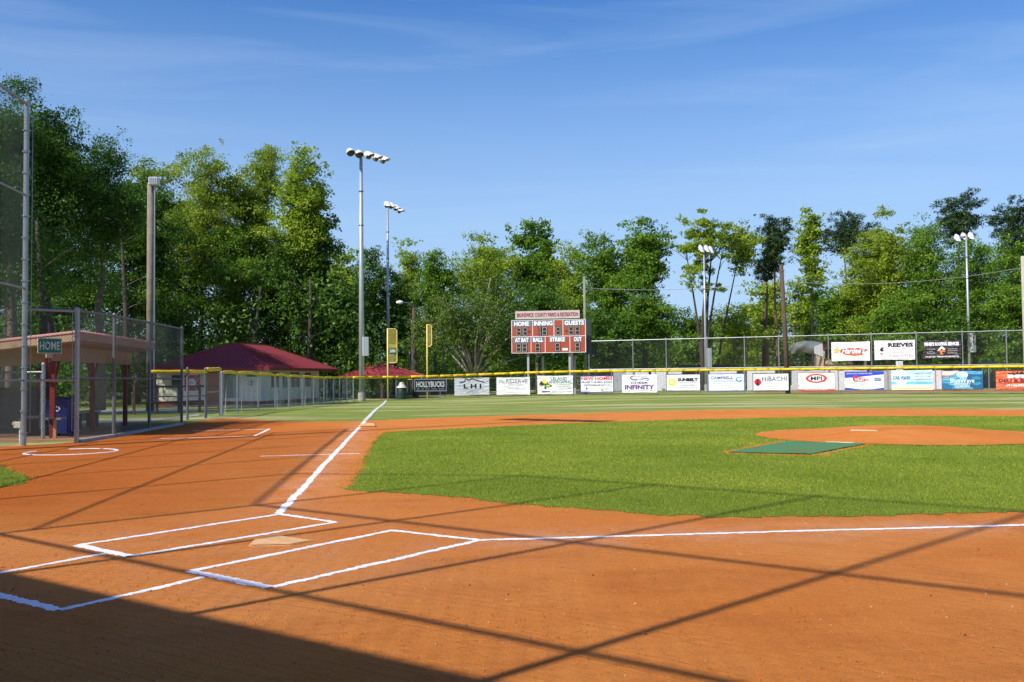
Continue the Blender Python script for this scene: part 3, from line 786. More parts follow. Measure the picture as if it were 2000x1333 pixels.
mb = MB(); mb.prism([(X0-.62, 14.75, rz0-.6), (X1+.2, 14.75, roof_z(X1)-.45), (X1+.2, 14.75, roof_z(X1)-.16), (X0-.62, 14.75, rz0-.26)], (0, .04, 0)); mb.build('header', M_PLY, dg_)
for y in (14.62, 17.3, 20.1):
    mb = MB(); mb.box((X0-.66, y, .85), (.10, .10, 1.78)); mb.build('roof_post', M_REDP, dg_)
    mb = MB()
    for s_ in (-1, 1): mb.tube((X0-.66, y+s_*.04, 1.15), (X0-.66, y+s_*.42, 1.74), .032, n=4)
    mb.build('brace', M_REDP, dg_)
for y in (14.62, 17.3, 20.1):
    mb = MB(); mb.box((X1+.3, y, .8), (.13, .13, 1.6)); mb.build('roof_post', M_REDP, dg_)
mb = MB(); mb.box((-7.3, 17.6, .015), (3.7, 7.6, .03)); mb.build('floor_slab', mat('dusty_floor', (.36, .20, .10), .95, 0, .25, 3, .3, 20), dg_)
# block back wall, blocks laid one by one
bw_ = MB(); bw_.box((-8.72, 18.2, .55), (.10, 3.9, 1.1)); back = bw_.build('back_wall', mat('mortar', (.16, .13, .11), .95), dg_)
blk = None
for r in range(5):
    for k in range(9):
        if blk is None:
            mb = MB(); mb.box((0, 0, 0), (.12, .40, .19), bevel=.008); blk = mb.build('block', M_BRICK, back, world=False); b_ = blk
        else:
            b_ = blk.copy(); SC.collection.objects.link(b_); b_.parent = back
        inv = PM['dugout']; b_.location = inv @ Vector((-8.69, 16.48+k*.43+(.2 if r % 2 else 0), .12+r*.21))
back_inv = PM['dugout']

bn = thing('bench', 'long pale bench inside the home dugout', 'bench', (-7.2, 17.8, 0))
mb = MB(); mb.box((-7.2, 17.9, .44), (.34, 4.6, .05)); mb.build('seat', mat('bench_grey', (.38, .38, .36), .8, 0, .2, 4), bn)
mb = MB(); mb.box((-7.42, 17.9, .30), (.05, 4.6, .24)); mb.build('front_board', mat('bench_board', (.30, .29, .27), .8, 0, .2, 4), bn)
for y in (15.8, 17.2, 18.6, 20.0):
    mb = MB(); mb.box((-7.2, y, .21), (.3, .09, .42)); mb.build('leg', M_WOODB, bn)

t = thing('small_table', 'small table on a single pale post in front of the blue bin', 'table', (*W(108, 20.9), 0))
tx, ty = W(108, 20.9)
mb = MB(); mb.box((tx, ty, .44), (.36, .34, .04)); mb.build('table_top', M_WOOD, t)
mb = MB(); mb.box((tx, ty, .21), (.06, .06, .42)); mb.build('leg', mat('raw_timber', (.55, .34, .14), .85, 0, .2, 8), t)
t = thing('rolling_bin', 'blue rolling bin with lid and white symbol behind the corner post', 'bin', (*W(122, 21.6), 0), -.1)
mb = MB()
for (z0_, s0), (z1_, s1) in (((.12, .22), (.98, .29)),):
    vs = [(sx_*s0, sy_*s0*1.15, z0_) for sx_, sy_ in ((-1, -1), (1, -1), (1, 1), (-1, 1))] + [(sx_*s1, sy_*s1*1.15, z1_) for sx_, sy_ in ((-1, -1), (1, -1), (1, 1), (-1, 1))]
    mb.add(vs, [(3, 2, 1, 0), (4, 5, 6, 7), (0, 1, 5, 4), (1, 2, 6, 5), (2, 3, 7, 6), (3, 0, 4, 7)])
mb.build('body', M_BLUEBIN, t, world=False)
mb = MB(); mb.prism([(-.31, -.37, .98), (.31, -.37, .98), (.31, .36, 1.01), (-.31, .36, 1.01)], (0, 0, .045)); mb.prism([(-.25, -.3, 1.03), (.25, -.3, 1.03), (.22, .28, 1.07), (-.22, .28, 1.07)], (0, 0, .01)); mb.build('lid', M_BLUEBIN, t, world=False)
for s_ in (-1, 1):
    mb = MB(); mb.tube((s_*.20, .26, .12), (s_*.27, .26, .12), .12, n=16); mb.build('wheel', M_BLACK, t, world=False)
mb = MB()
for k in range(3):
    a = 2*PI*k/3+.5; b = a+1.5
    for aa, bb in ((a, a+.75), (a+.75, b)):
        mb.prism([(.02+.075*math.sin(aa), -.335, .78+.075*math.cos(aa)), (.02+.045*math.sin(aa), -.335, .78+.045*math.cos(aa)), (.02+.045*math.sin(bb), -.335, .78+.045*math.cos(bb)), (.02+.075*math.sin(bb), -.335, .78+.075*math.cos(bb))], (0, .03, 0))
mb.build('symbol', M_WHITEP, t, world=False); t.scale = (.86, .86, .82)

# ------------------------------------------------------------------ left gate and the foul side fence
def yellow_cap(parent, a, b, r=.055, sag=.0, seed=0, n=6):
    rnd = random.Random(seed); a = Vector(a); b = Vector(b); pts = []
    for k in range(n+1):
        p = a.lerp(b, k/n); p.z += math.sin(PI*k/n)*sag + rnd.uniform(-.006, .006); pts.append(p)
    mb = MB(); mb.path(pts, [r]*(n+1), 10); return mb.build('rail_cap', M_YEL, parent, smooth_=True)
fl = thing('foul_side_fence', 'chain link fence with a lumpy yellow cap along the left foul ground', 'fence', (-5.35, 22.8, 0))
FH = 1.50
pxs = [(292, 30.0), (366, 30.6), (401, 32.0)]
gp = [W(*p_) for p_ in pxs]
for i, (x, y) in enumerate(gp): post(fl, x, y, FH+.12, .036, M_GALVD)
for i in range(2):
    yellow_cap(fl, (*gp[i], FH+.02), (*gp[i+1], FH+.02), .058, 0, i)
    mb = MB(); link(mb, gp[i], gp[i+1], .04, FH); mb.build('chain_link', M_LINKD, fl, kind='stuff')
    rail(fl, (*gp[i], .75), (*gp[i+1], .75), .02, M_GALVD)
pathL = [(433, 34.2), (463, 36.6), (504, 39.9), (537, 43.0), (564, 46.0), (590, 49.0), (612, 51.5), (632, 54.0), (651, 56.2), (663, 57.6), (677, 59.2), (689, 60.6)]
LP = [W(*p_) for p_ in pathL]
for i, (x, y) in enumerate(LP): post(fl, x, y, FH-.03 if 0 < i else FH+.02, .045 if i == 0 else .03, M_GALV)
lm = MB()
for i in range(len(LP)-1):
    a, b = LP[i], LP[i+1]
    yellow_cap(fl, (*a, zg(*a)+FH), (*b, zg(*b)+FH), .06, .045 if i < 6 else .02, i)
    link(lm, a, b, .03, FH-.02, sp=.13, r=.002)
lm.build('chain_link', M_LINK, fl, kind='stuff')
gt = thing('field_gate', 'chain link gate with a yellow capped top rail beside the dugout', 'gate', (*W(401, 32.3), 0))
ga, gb = W(403, 32.2), W(429, 33.9)
yellow_cap(gt, (*ga, FH+.10), (*gb, FH+.13), .07, 0, 77)
for (x, y) in (ga, gb): post(gt, x, y, FH+.05, .026, M_GALVD, cap=False, name='gate_post')
for h in (.12, .85): rail(gt, (*ga, h), (*gb, h), .022, M_GALV, 'gate_rail')
mb = MB(); link(mb, ga, gb, .12, FH); mb.build('chain_link', M_LINKD, gt, kind='stuff')

# fine netting hung loosely along the left fence
def net_mat():
    m, nt, bs = base_mat('grey_net'); bs.inputs['Base Color'].default_value = (.66, .74, .78, 1); bs.inputs['Roughness'].default_value = .8
    pos = nt.nodes.new('ShaderNodeTexCoord').outputs['Object']
    nz = noise(nt, mapping(nt, pos, scale=(2.5, 2.5, .35)), 1.6, 5, .6)
    a = rng(nt, nz, .45, .72, .03, .50); nt.links.new(a, bs.inputs['Alpha']); return m
M_NET = net_mat()
t = thing('loose_netting', 'translucent grey netting draped along the left foul side fence', 'netting', (LP[0][0], LP[0][1], 0))
mb = MB(); rnd = random.Random(4); cols = []
for i in range(len(LP)-1):
    for k in range(7): cols.append((LP[i][0]+(LP[i+1][0]-LP[i][0])*k/7, LP[i][1]+(LP[i+1][1]-LP[i][1])*k/7))
cols.append(LP[-1]); cols = cols[4:]; rows = 7; vs = []
for i, (x, y) in enumerate(cols):
    for j in range(rows+1):
        z = zg(x, y)+(FH-.1)*(1-j/rows)+.03
        off = -.16 - .10*math.sin(i*.9+1.3*math.sin(i*.37))*(.4+j/rows) - .03*math.sin(i*2.3)
        vs.append((x+off, y+.05*math.sin(i*1.7)*j/rows, z))
mb.add(vs, [(i*(rows+1)+j, i*(rows+1)+j+1, (i+1)*(rows+1)+j+1, (i+1)*(rows+1)+j) for i in range(len(cols)-1) for j in range(rows)])
mb.build('net', M_NET, t, smooth_=True)

# rail fence behind the gate and concrete path
t = thing('wooden_rail_fence', 'dark wooden rail fence behind the gate in front of the concession building', 'fence', (*W(340, 38), 0))
ra, rb = W(262, 36), W(428, 40)
for h in (.42, 1.02):
    mb = MB(); mb.tube((*ra, h), (*rb, h), .04, n=6); mb.build('rail', M_WOODB, t)
for k in range(5):
    x = ra[0]+(rb[0]-ra[0])*k/4; y = ra[1]+(rb[1]-ra[1])*k/4; mb = MB(); mb.box((x, y, .55), (.08, .08, 1.1)); mb.build('post', M_WOODB, t)
def strip(name, pts, m_, z=.01, kind='structure'):
    mb = MB(); mb.add([(x, y, zg(x, y)+z) for x, y in pts], [tuple(range(len(pts)))]); o = mb.build(name, m_); o['kind'] = kind; return o
strip('path', [(-9.0, 21.5), (-6.4, 24), (-6.0, 28), (-7.6, 35), (-10.5, 46), (-15, 46), (-12, 36), (-12, 22)][::1], M_CONC, .012)
strip('path', [W(560, 56.5), W(330, 56.5), W(330, 60), W(540, 59)], M_CONC, .02)

# ------------------------------------------------------------------ wooden utility pole with floodlight
t = thing('utility_pole', 'tall weathered wooden pole with a floodlight on top behind the dugout', 'utility pole', G(293, 43))
x, y, z = G(293, 43)
mb = MB(); mb.tube((x, y, z-.1), (x-.03, y, 10.05), .17, .135, n=14); mb.build('pole', M_WOOD, t, smooth_=True)
mb = MB(); mb.tube((x+.2, y-.1, z), (x+.18, y-.1, 9.9), .03); mb.build('conduit', M_GALV, t)
mb = MB(); mb.box((x+.18, y-.2, 10.1), (.42, .3, .36), bevel=.03)
for k in range(5): mb.box((x+.02+.08*k, y-.37, 10.1), (.02, .06, .32))
mb.build('floodlight', mat('floodlight_casing', (.6, .62, .64), .4, .2, .1, 5), t)

# ------------------------------------------------------------------ concession building
C0 = Vector((*W(509, 58.5), 0)); d_r = Vector((.2774, .9607, 0)); d_l = Vector((-.9607, .2774, 0))
BZ = -.27; EV = 1.98
cb = thing('concession_building', 'cream building with a red hipped metal roof behind the left fence', 'building', (C0.x, C0.y, BZ))
LR, LL = 9.6, 6.8
def bp(l, r, z): v = C0 + d_l*l + d_r*r; return (v.x, v.y, z)
wm = MB(); wm.prism([bp(0, 0, BZ), bp(LL, 0, BZ), bp(LL, LR, BZ), bp(0, LR, BZ)], (0, 0, EV-BZ+.1)); wall = wm.build('wall', M_WALL, cb)
# vertical siding battens
sm = MB()
for k in range(34):
    r = .15+k*(LR-.3)/33; a_ = bp(-.015, r, 0); sm.tube((a_[0], a_[1], BZ+.3), (a_[0], a_[1], EV), .012, n=4, cap=False)
for k in range(22):
    l = .15+k*(LL-.3)/21; a_ = bp(l, -.015, 0); sm.tube((a_[0], a_[1], BZ+.3), (a_[0], a_[1], EV), .012, n=4, cap=False)
sm.build('siding_batten', M_WALL, cb, kind='stuff')
for (a_, b_, nm) in ((bp(-.03, -.03, BZ), bp(-.03, LR, BZ), 'base_trim'), (bp(-.03, -.03, BZ), bp(LL, -.03, BZ), 'base_trim')):
    mb = MB(); v0, v1 = Vector(a_), Vector(b_); mb.box(((v0.x+v1.x)/2, (v0.y+v1.y)/2, BZ+.13), ((v1-v0).length, .05, .26), rz=math.atan2(v1.y-v0.y, v1.x-v0.x)); mb.build(nm, M_REDP, cb)
# hipped roof, with ribs
ov = 1.0; rv = MB()
e = [bp(-ov, -ov, EV+.02), bp(LL+ov-.9, -ov, EV+.02), bp(LL+ov-.9, LR+ov, EV+.02), bp(-ov, LR+ov, EV+.02)]
hw_ = (LL-.9)/2
rd0, rd1 = bp(hw_, hw_-.6, 3.62), bp(hw_, LR-hw_+.8, 3.62)
rv.add(e+[rd0, rd1], [(0, 4, 1), (0, 3, 5, 4), (3, 2, 5), (1, 4, 5, 2), (0, 1, 2, 3)])
def ribs(mb, a, b, c, d, n):
    "ribs from eave a-b up to ridge c-d"
    a, b, c, d = map(Vector, (a, b, c, d))
    for k in range(n):
        t_ = (k+.5)/n; E_ = a.lerp(b, t_); T_ = None
        nrm_ = (b-a).cross(c-a).normalized(); up = (nrm_.cross(b-a)).normalized()
        if up.z < 0: up = -up
        # clip against hips
        tmax = 1e9
        for (p, q) in ((a, c), (b, d), (c, d)):
            if (q-p).length < 1e-4: continue
            ex = (b-a).normalized(); P2_ = lambda v: ((v-a).dot(ex), (v-a).dot(up))
            (x1_, y1_), (x2_, y2_) = P2_(p), P2_(q); xe, _ = P2_(E_)
            if abs(x2_-x1_) > 1e-5:
                s_ = (xe-x1_)/(x2_-x1_)
                if 0 <= s_ <= 1: 
                    yy = y1_+(y2_-y1_)*s_
                    if yy > .01: tmax = min(tmax, yy)
        if tmax < 1e8: 
            off = nrm_ if nrm_.z > 0 else -nrm_
            mb.tube(E_+off*.01, E_+up*tmax+off*.01, .022, n=4, cap=False)
roof = rv.build('roof', M_ROOF, cb)
rb_ = MB(); ribs(rb_, e[0], e[3], rd0, rd1, 40); ribs(rb_, e[0], e[1], rd0, rd0, 30)
rb_.build('roof_rib', M_ROOF, cb, kind='stuff')
mb = MB()
for a_, b_ in ((e[0], rd0), (e[1], rd0), (rd0, rd1), (rd1, e[3])): mb.tube(a_, b_, .05, n=6)
mb.build('ridge_cap', M_ROOF, cb)
for a_, b_ in ((e[0], e[1]), (e[0], e[3])):
    v0, v1 = Vector(a_), Vector(b_); mb = MB(); mb.box(((v0.x+v1.x)/2, (v0.y+v1.y)/2, EV-.07), ((v1-v0).length, .04, .17), rz=math.atan2(v1.y-v0.y, v1.x-v0.x)); mb.build('fascia', mat('dark_red_trim', (.17, .015, .015), .5) if b_ is e[3] else M_REDP, cb)
def wallbox(l0, l1, r0, r1, z0, z1, name, m_, proud=.05, parent=None):
    mb = MB()
    if r0 is None: a_, b_ = bp(l0, -proud/2, 0), bp(l1, -proud/2, 0)
    else: a_, b_ = bp(-proud/2, r0, 0), bp(-proud/2, r1, 0)
    mb.box(((a_[0]+b_[0])/2, (a_[1]+b_[1])/2, (z0+z1)/2), (math.hypot(b_[0]-a_[0], b_[1]-a_[1]), proud, z1-z0), rz=math.atan2(b_[1]-a_[1], b_[0]-a_[0]))
    return mb.build(name, m_, parent or cb)
M_SHUT = mat('brown_shutter', (.13, .08, .07), .7, 0, .2, 5)
for r0, r1 in ((1.55, 2.55), (4.6, 5.9), (7.0, 7.9)):
    s_ = wallbox(0, 0, r0, r1, .78, 1.72, 'shutter', M_SHUT, .06)
wallbox(0, 0, 8.1, 8.9, BZ+.02, 1.7, 'door', mat('cream_door', (.60, .58, .46), .7), .05)
wallbox(2.45, 3.25, None, None, BZ+.02, EV, 'column', mat('brick_red_paint', (.34, .07, .045), .8, 0, .2, 6), .45)
wallbox(5.1, 5.75, None, None, 1.0, 1.6, 'window', M_BLACK, .06)
wallbox(5.1, 5.9, None, None, .86, .93, 'counter', M_WOODB, .2)
wallbox(1.4, 2.3, None, None, .2, 1.72, 'door', mat('grey_door', (.20, .22, .21), .6), .05)
wallbox(.55, .75, None, None, .95, 1.25, 'meter_box', mat('grey_box', (.45, .47, .48), .5), .14)
wallbox(.1, .9, None, None, 1.45, 1.7, 'notice', M_SIGNG, .03)
# poster beside the window: blue saltire with stars on red, pale round emblem
ps = thing('poster', 'square red and blue poster with a white round emblem on the cream wall', 'poster', bp(4.95, -.06, .62), math.atan2(-d_l.y, -d_l.x))
mb = MB(); mb.box((.55, .01, .5), (1.14, .02, 1.06)); mb.build('board', M_WHITE, ps, world=False)
P = Panel(ps, 1.1, 1.0)
P.rect(.03, .03, .97, .97, (.55, .02, .05)); P.next()
P.line([(.05, .05), (.95, .95)], .2, (.8, .8, .8)); P.line([(.05, .95), (.95, .05)], .2, (.8, .8, .8)); P.next()
P.line([(.05, .05), (.95, .95)], .15, (.015, .03, .2)); P.line([(.05, .95), (.95, .05)], .15, (.015, .03, .2)); P.next()
for u in (.12, .24, .76, .88):
    P.star(u, u, .035, (.8, .8, .8)); P.star(u, 1-u, .035, (.8, .8, .8))
P.next().ell(.5, .5, .24, .27, (.75, .77, .80), 'emblem'); P.next().text('BALL', .5, .52, .3, .16, (.3, .32, .4), .02); P.done()
sg = thing('wall_sign', 'narrow green sign leaning beside the brown shutter on the shaded wall', 'sign', bp(-.1, 3.5, .75), math.atan2(d_r.y, d_r.x))
mb = MB(); mb.box((0, 0, .45), (.42, .03, .9)); mb.build('sign_plate', M_SIGNG, sg, world=False)
pp = centred(sg, .42, 1.8)
for k in range(4): pp.text('SNACKS'[k:k+1], .5, .92-.13*k, .5, .08, (.6, .65, .6), .02)
pp.done()

# pavilion farther back
pvv = thing('pavilion', 'low red roofed picnic pavilion behind the light pole', 'pavilion', G(742, 72))
x, y, z = G(742, 72); ez = Z(742, 736, 72)
def ppt(px_, D, zz): a_ = W(px_, D); return (a_[0], a_[1], zz)
er = [ppt(655, 72, ez), ppt(745, 66.5, ez-.05), ppt(832, 70.5, ez), ppt(745, 79, ez)]
rt0, rt1 = ppt(733, 72, Z(733, 711, 72)), ppt(752, 72.5, Z(752, 711, 72.5))
mb = MB(); mb.add(er+[rt0, rt1], [(0, 1, 4), (1, 2, 5, 4), (2, 3, 5), (3, 0, 4, 5), (3, 2, 1, 0)]); mb.build('roof', M_ROOF2, pvv)
mb = MB(); mb.tube(er[1], rt0, .05, n=5); mb.tube(rt1, er[2], .05, n=5); mb.tube(rt0, rt1, .05, n=5); mb.build('ridge_cap', M_ROOF, pvv)
for px_, D in ((672, 72), (745, 67.5), (815, 70.5), (745, 77)):
    a_ = W(px_, D); mb = MB(); mb.box((a_[0], a_[1], ez/2-.1), (.16, .16, ez+.1)); mb.build('post', M_WOODB, pvv)

# ------------------------------------------------------------------ sports light poles
M_SHADE = mat('lamp_shade_white', (.68, .70, .72), .4, .1, .08, 4)
M_GLASS = mat('lamp_reflector', (.09, .085, .05), .4, 0, .2, 6)
def lamp(parent, c, aim, r=.31):
    aim = Vector(aim).normalized(); c = Vector(c)
    mb = MB(); mb.lathe(c, [(r*1.0, .12), (r*1.02, 0.0), (r*.86, -.16), (r*.5, -.27), (r*.2, -.34), (.001, -.36)], 18, aim)
    # visor on the upper half of the rim
    up = Vector((0, 0, 1)); up = (up-aim*up.dot(aim)).normalized(); sd_ = aim.cross(up); vs = []
    n_ = 12
    for k in range(n_+1):
        t_ = PI*k/n_; d_ = sd_*math.cos(t_)+up*math.sin(t_); ext = .12+.22*math.sin(t_)
        vs += [c+aim*.12+d_*r, c+aim*(.12+ext)+d_*r*.96]
    mb.add(vs, [(2*k, 2*k+2, 2*k+3, 2*k+1) for k in range(n_)])
    sh = mb.build('lamp_shade', M_SHADE, parent, smooth_=True)
    mb = MB(); mb.lathe(c, [(r*.97, .10), (r*.6, .03), (.001, 0)], 18, aim); l_ = mb.build('lens', M_GLASS, parent, smooth_=True)
    if True:
        l_.parent = sh
def light_pole(px_, D, top_py, heads, label, r0=.13, arm=True, aim=(.5, -.8, -.55), base=True, boxz=None, hr=.31, n_cross=None):
    x, y, z = G(px_, D); zt = Z(px_, top_py, D)
    t = thing('light_pole', label, 'light pole', (x, y, z), 0, 'floodlight poles around the field')
    mb = MB(); mb.path([(x, y, z-.2), (x, y, z+(zt-z)*.5), (x, y, zt)], [r0, r0*.8, r0*.55], 14); mb.build('pole', M_POLE, t, smooth_=True)
    if base:
        mb = MB(); mb.tube((x, y, z-.1), (x, y, z+.55), r0*1.25, r0*1.25, n=16); mb.build('footing', M_CONC, t)
    pts = []
    for hx, hy, hD in heads:
        a_ = W(hx, hD); pts.append(Vector((a_[0], a_[1], Z(hx, hy, hD))))
    mb = MB(); mb.tube(pts[0]+Vector((0, .3, .02)), pts[-1]+Vector((0, .3, .02)), .05, n=6)
    mb.tube((x, y, zt-.02), pts[len(pts)//2-1]+Vector((0, .3, .02)), .05, n=6); mb.build('crossarm', M_GALVD, t)
    for k, p_ in enumerate(pts):
        a = Vector(aim if not callable(aim) else aim(k)); lamp(t, p_, a, hr)
    if boxz:
        mb = MB(); mb.box((x+.24, y-.16, (boxz[0]+boxz[1])/2), (.34, .30, boxz[1]-boxz[0]), bevel=.02, rz=.3); mb.build('equipment_box', mat('grey_cabinet', (.50, .54, .57), .5, .1, .06, 3), t)
    for h in (.72, .86):
        mb = MB(); mb.lathe((x, y, z+(zt-z)*h), [(r0*.62, -.03), (r0*.85, -.03), (r0*.85, .03), (r0*.62, .03)], 12); mb.build('collar', M_GALVD, t)
    return t
light_pole(706, 62, 305, [(685, 294, 61.2), (702, 297.5, 61.6), (720, 300, 62.2), (735, 304.5, 62.8), (749, 309, 63.4)],
           'tall grey light pole with five floodlights and a grey box, left of the foul pole', .19,
           aim=lambda k: [(.25, -.85, -.45), (.25, -.85, -.5), (.75, -.6, -.5), (.9, -.4, -.45), (.92, -.35, -.42)][k], boxz=(Z(706, 696, 62), Z(706, 659, 62)), hr=.26)
light_pole(758, 80, 400, [(757, 398, 79), (765, 400, 80.2), (774, 404, 81), (781, 409, 82)],
           'more distant light pole with a cluster of floodlights, directly behind the foul pole', .15,
           aim=lambda k: (.5+.15*k, -.5, -.8), hr=.27, boxz=(Z(758, 712, 80), Z(758, 690, 80)))
light_pole(1378, 82, 488, [(1372, 485, 82), (1383, 485, 82.2), (1391, 487, 82.6)], 'slender light pole with three white floodlights beyond the tall fence, right of the scoreboard', .12,
           aim=lambda k: (.2, -.3, -.93), hr=.20, boxz=(2.0, 3.6))
light_pole(1893, 80, 460, [(1875, 464, 80), (1888, 461, 80.4), (1902, 460, 80.6)], 'light pole with three white floodlights among the trees at the right', .13,
           aim=lambda k: (.1, -.35, -.93), hr=.24, boxz=(3.0, 4.6))
# the light pole whose lamp bank shades the clay behind third base (stands left of the frame)
t = thing('light_pole', 'tall light pole standing behind the home dugout out of the frame', 'light pole', (-10.6, 7.7, 0), 0, 'floodlight poles around the field')
mb = MB(); mb.path([(-10.6, 7.7, -.1), (-10.6, 7.7, 9), (-10.6, 7.7, 18)], [.17, .13, .08], 12); mb.build('pole', M_POLE, t, smooth_=True)
mb = MB(); mb.tube((-11.7, 8.8, 18), (-9.5, 6.6, 18), .06); mb.build('crossarm', M_GALVD, t)
for k in range(6): lamp(t, (-11.6+.42*k, 8.7-.42*k, 18.0), (.7, .6, -.5), .36)

# ------------------------------------------------------------------ foul poles
def foul_pole(px_, D, top_py, r, label, panel=True, sign=True, pw=18, py_bot=710):
    x, y, z = G(px_, D); zt = Z(px_, top_py, D)
    t = thing('foul_pole', label, 'foul pole', (x, y, z))
    mb = MB(); mb.tube((x, y, z-.1), (x, y, zt), r, n=12); mb.build('pole', M_YELP, t, smooth_=True)
    if not panel: return t, x, y, zt
    w = pw*D/CF; zb = Z(px_, py_bot, D); x0 = x+r; x1 = x+w
    mb = MB(); mb.path([(x0, y, zt-.03), (x1-.1, y, zt-.03), (x1, y, zt-.13), (x1, y, zb+.13), (x1-.1, y, zb+.03), (x0, y, zb+.03)], [.03]*6, 8)
    mb.build('screen_frame', M_YELP, t)
    if sign:
        zm = (zt+zb)/2-.02
        for dz in (-.06, .06): 
            mb = MB(); mb.tube((x0, y, zm+dz), (x1, y, zm+dz), .022, n=6); mb.build('screen_frame', M_YELP, t)
    sp = .045; mb = MB()
    nzz = int((zt-zb-.06)/sp)
    for k in range(1, nzz):
        zz = zb+.03+k*sp; mb.box(((x0+x1)/2, y, zz), (x1-x0, .004, .011))
    for k in range(1, int((x1-x0)/sp)): mb.box((x0+k*sp, y, (zt+zb)/2), (.011, .004, zt-zb-.06))
    mb.build('screen_mesh', mat('yellow_mesh_paint', (.62, .52, .12), .6), t, kind='stuff')
    return t, x, y, zt
fp, fx, fy, fz = foul_pole(757, 65.3, 642, .055, 'yellow left field foul pole with a screen panel and green 200 sign')
w_ = .40; zb_ = Z(757, 690, 65.3); zt_ = Z(757, 682, 65.3)
mb = MB(); mb.box((fx+.32, fy-.04, (zb_+zt_)/2), (.48, .02, .32)); sgp = mb.build('distance_sign', mat('sign_deep_green', (.01, .15, .11), .5), fp)
v, f = text_geo('200', .02); mb = MB(); mb.add([(fx+.32-.19+a*.38, fy-.055, (zb_+zt_)/2-.10+b*.2) for a, b in v], f); o = mb.build('numerals', PR((.78, .80, .76)), sgp)
foul_pole(834, 69.5, 634, .05, 'second yellow foul pole, standing behind the black framed board', True, False, 9, 678)

# wooden street lamp pole
x, y, z = G(810, 76); zt = Z(808, 598, 76)
t = thing('street_lamp', 'brown wooden pole with a white street lamp on an arm beside the round tree', 'street lamp', (x, y, z))
mb = MB(); mb.tube((x, y, z-.1), (x-.08, y, zt), .18, .13, n=12); mb.build('pole', M_WOODB, t, smooth_=True)
mb = MB(); mb.path([(x-.08, y, zt-.1), (x-.5, y, zt+.25), (x-1.0, y, zt+.3)], [.03]*3, 6); mb.build('arm', M_GALV, t)
mb = MB(); mb.lathe((x-1.15, y, zt+.29), [(.001, .28), (.12, .2), (.17, 0), (.1, -.25), (.001, -.3)], 10, (1, 0, 0)); mb.build('lamp_head', M_WHITEP, t, smooth_=True)
mb = MB(); mb.tube((x-.2, y-.1, z), (x-.22, y-.1, zt-1.2), .035, n=6); mb.build('conduit', M_GALV, t)

# litter bin with dome lid
x, y, z = G(784, 66.9)
t = thing('litter_bin', 'dark green litter bin with a white dome lid behind the outfield fence', 'bin', (x, y, z))
mb = MB(); mb.lathe((x, y, z), [(.28, 0), (.31, .3), (.32, .78), (.30, .8)], 18); mb.build('body', M_DGREEN, t, smooth_=True)
mb = MB(); mb.lathe((x, y, z), [(.39, .78), (.39, .84), (.24, .93), (.20, 1.06), (.12, 1.16), (.001, 1.19)], 18); mb.build('lid', mat('off_white_plastic', (.68, .66, .60), .5), t, smooth_=True)

# ------------------------------------------------------------------ outfield fence on a 60.5 m arc
def arc_xy(px_, R):
    x0, y0 = W(px_, 1); dx, dy = x0-W(px_, 0)[0], y0-W(px_, 0)[1]; ox, oy = W(px_, 0)
    A = dx*dx+dy*dy; B = 2*(ox*dx+oy*dy); C = ox*ox+oy*oy-R*R
    D = (-B+math.sqrt(B*B-4*A*C))/(2*A); return ox+dx*D, oy+dy*D, D
def Rf(px_): return 53.6 + (57.4-53.6)*smooth(685, 760, px_) + 3.1*smooth(760, 1000, px_)
def fence_h(px_): return 1.50+.15*smooth(690, 1100, px_)
of = thing('outfield_fence', 'long curved chain link outfield fence with a bright yellow cap', 'fence', (*arc_xy(690, Rf(690))[:2], 0))
post_px = [690, 757, 773, 823, 859, 934, 1025, 1111, 1194, 1238, 1303, 1366, 1442, 1455, 1527, 1636, 1733, 1826, 1930, 2020, 2110]
post_px = [690, 773, 859, 934, 1025, 1111, 1194, 1280, 1366, 1452, 1527, 1636, 1733, 1826, 1930, 2020, 2110, 2210]
FP = [(p_, *arc_xy(p_, Rf(p_))) for p_ in post_px]
for p_, x, y, D in FP: post(of, x, y, fence_h(p_)-.03, .032, M_GALV, cap=False)
lm = MB()
for i in range(len(FP)-1):
    (p0, x0, y0, _), (p1, x1, y1, _) = FP[i], FP[i+1]
    n_ = 3
    for k in range(n_):
        pa = p0+(p1-p0)*k/n_; pb_ = p0+(p1-p0)*(k+1)/n_
        a = arc_xy(pa, Rf(pa)); b = arc_xy(pb_, Rf(pb_))
        link(lm, a[:2], b[:2], .03, fence_h(pa)-.05, sp=.078)
        yellow_cap(of, (a[0], a[1], zg(*a[:2])+fence_h(pa)), (b[0], b[1], zg(*b[:2])+fence_h(pb_)), .083, .004, i*5+k, 3)
lm.build('chain_link', M_LINK, of, kind='stuff')
for i in range(len(FP)-1):
    (p0, x0, y0, _), (p1, x1, y1, _) = FP[i], FP[i+1]
    rail(of, (x0, y0+.05, zg(x0, y0)+.05), (x1, y1+.05, zg(x1, y1)+.05), .012, M_GALVD, n=5)

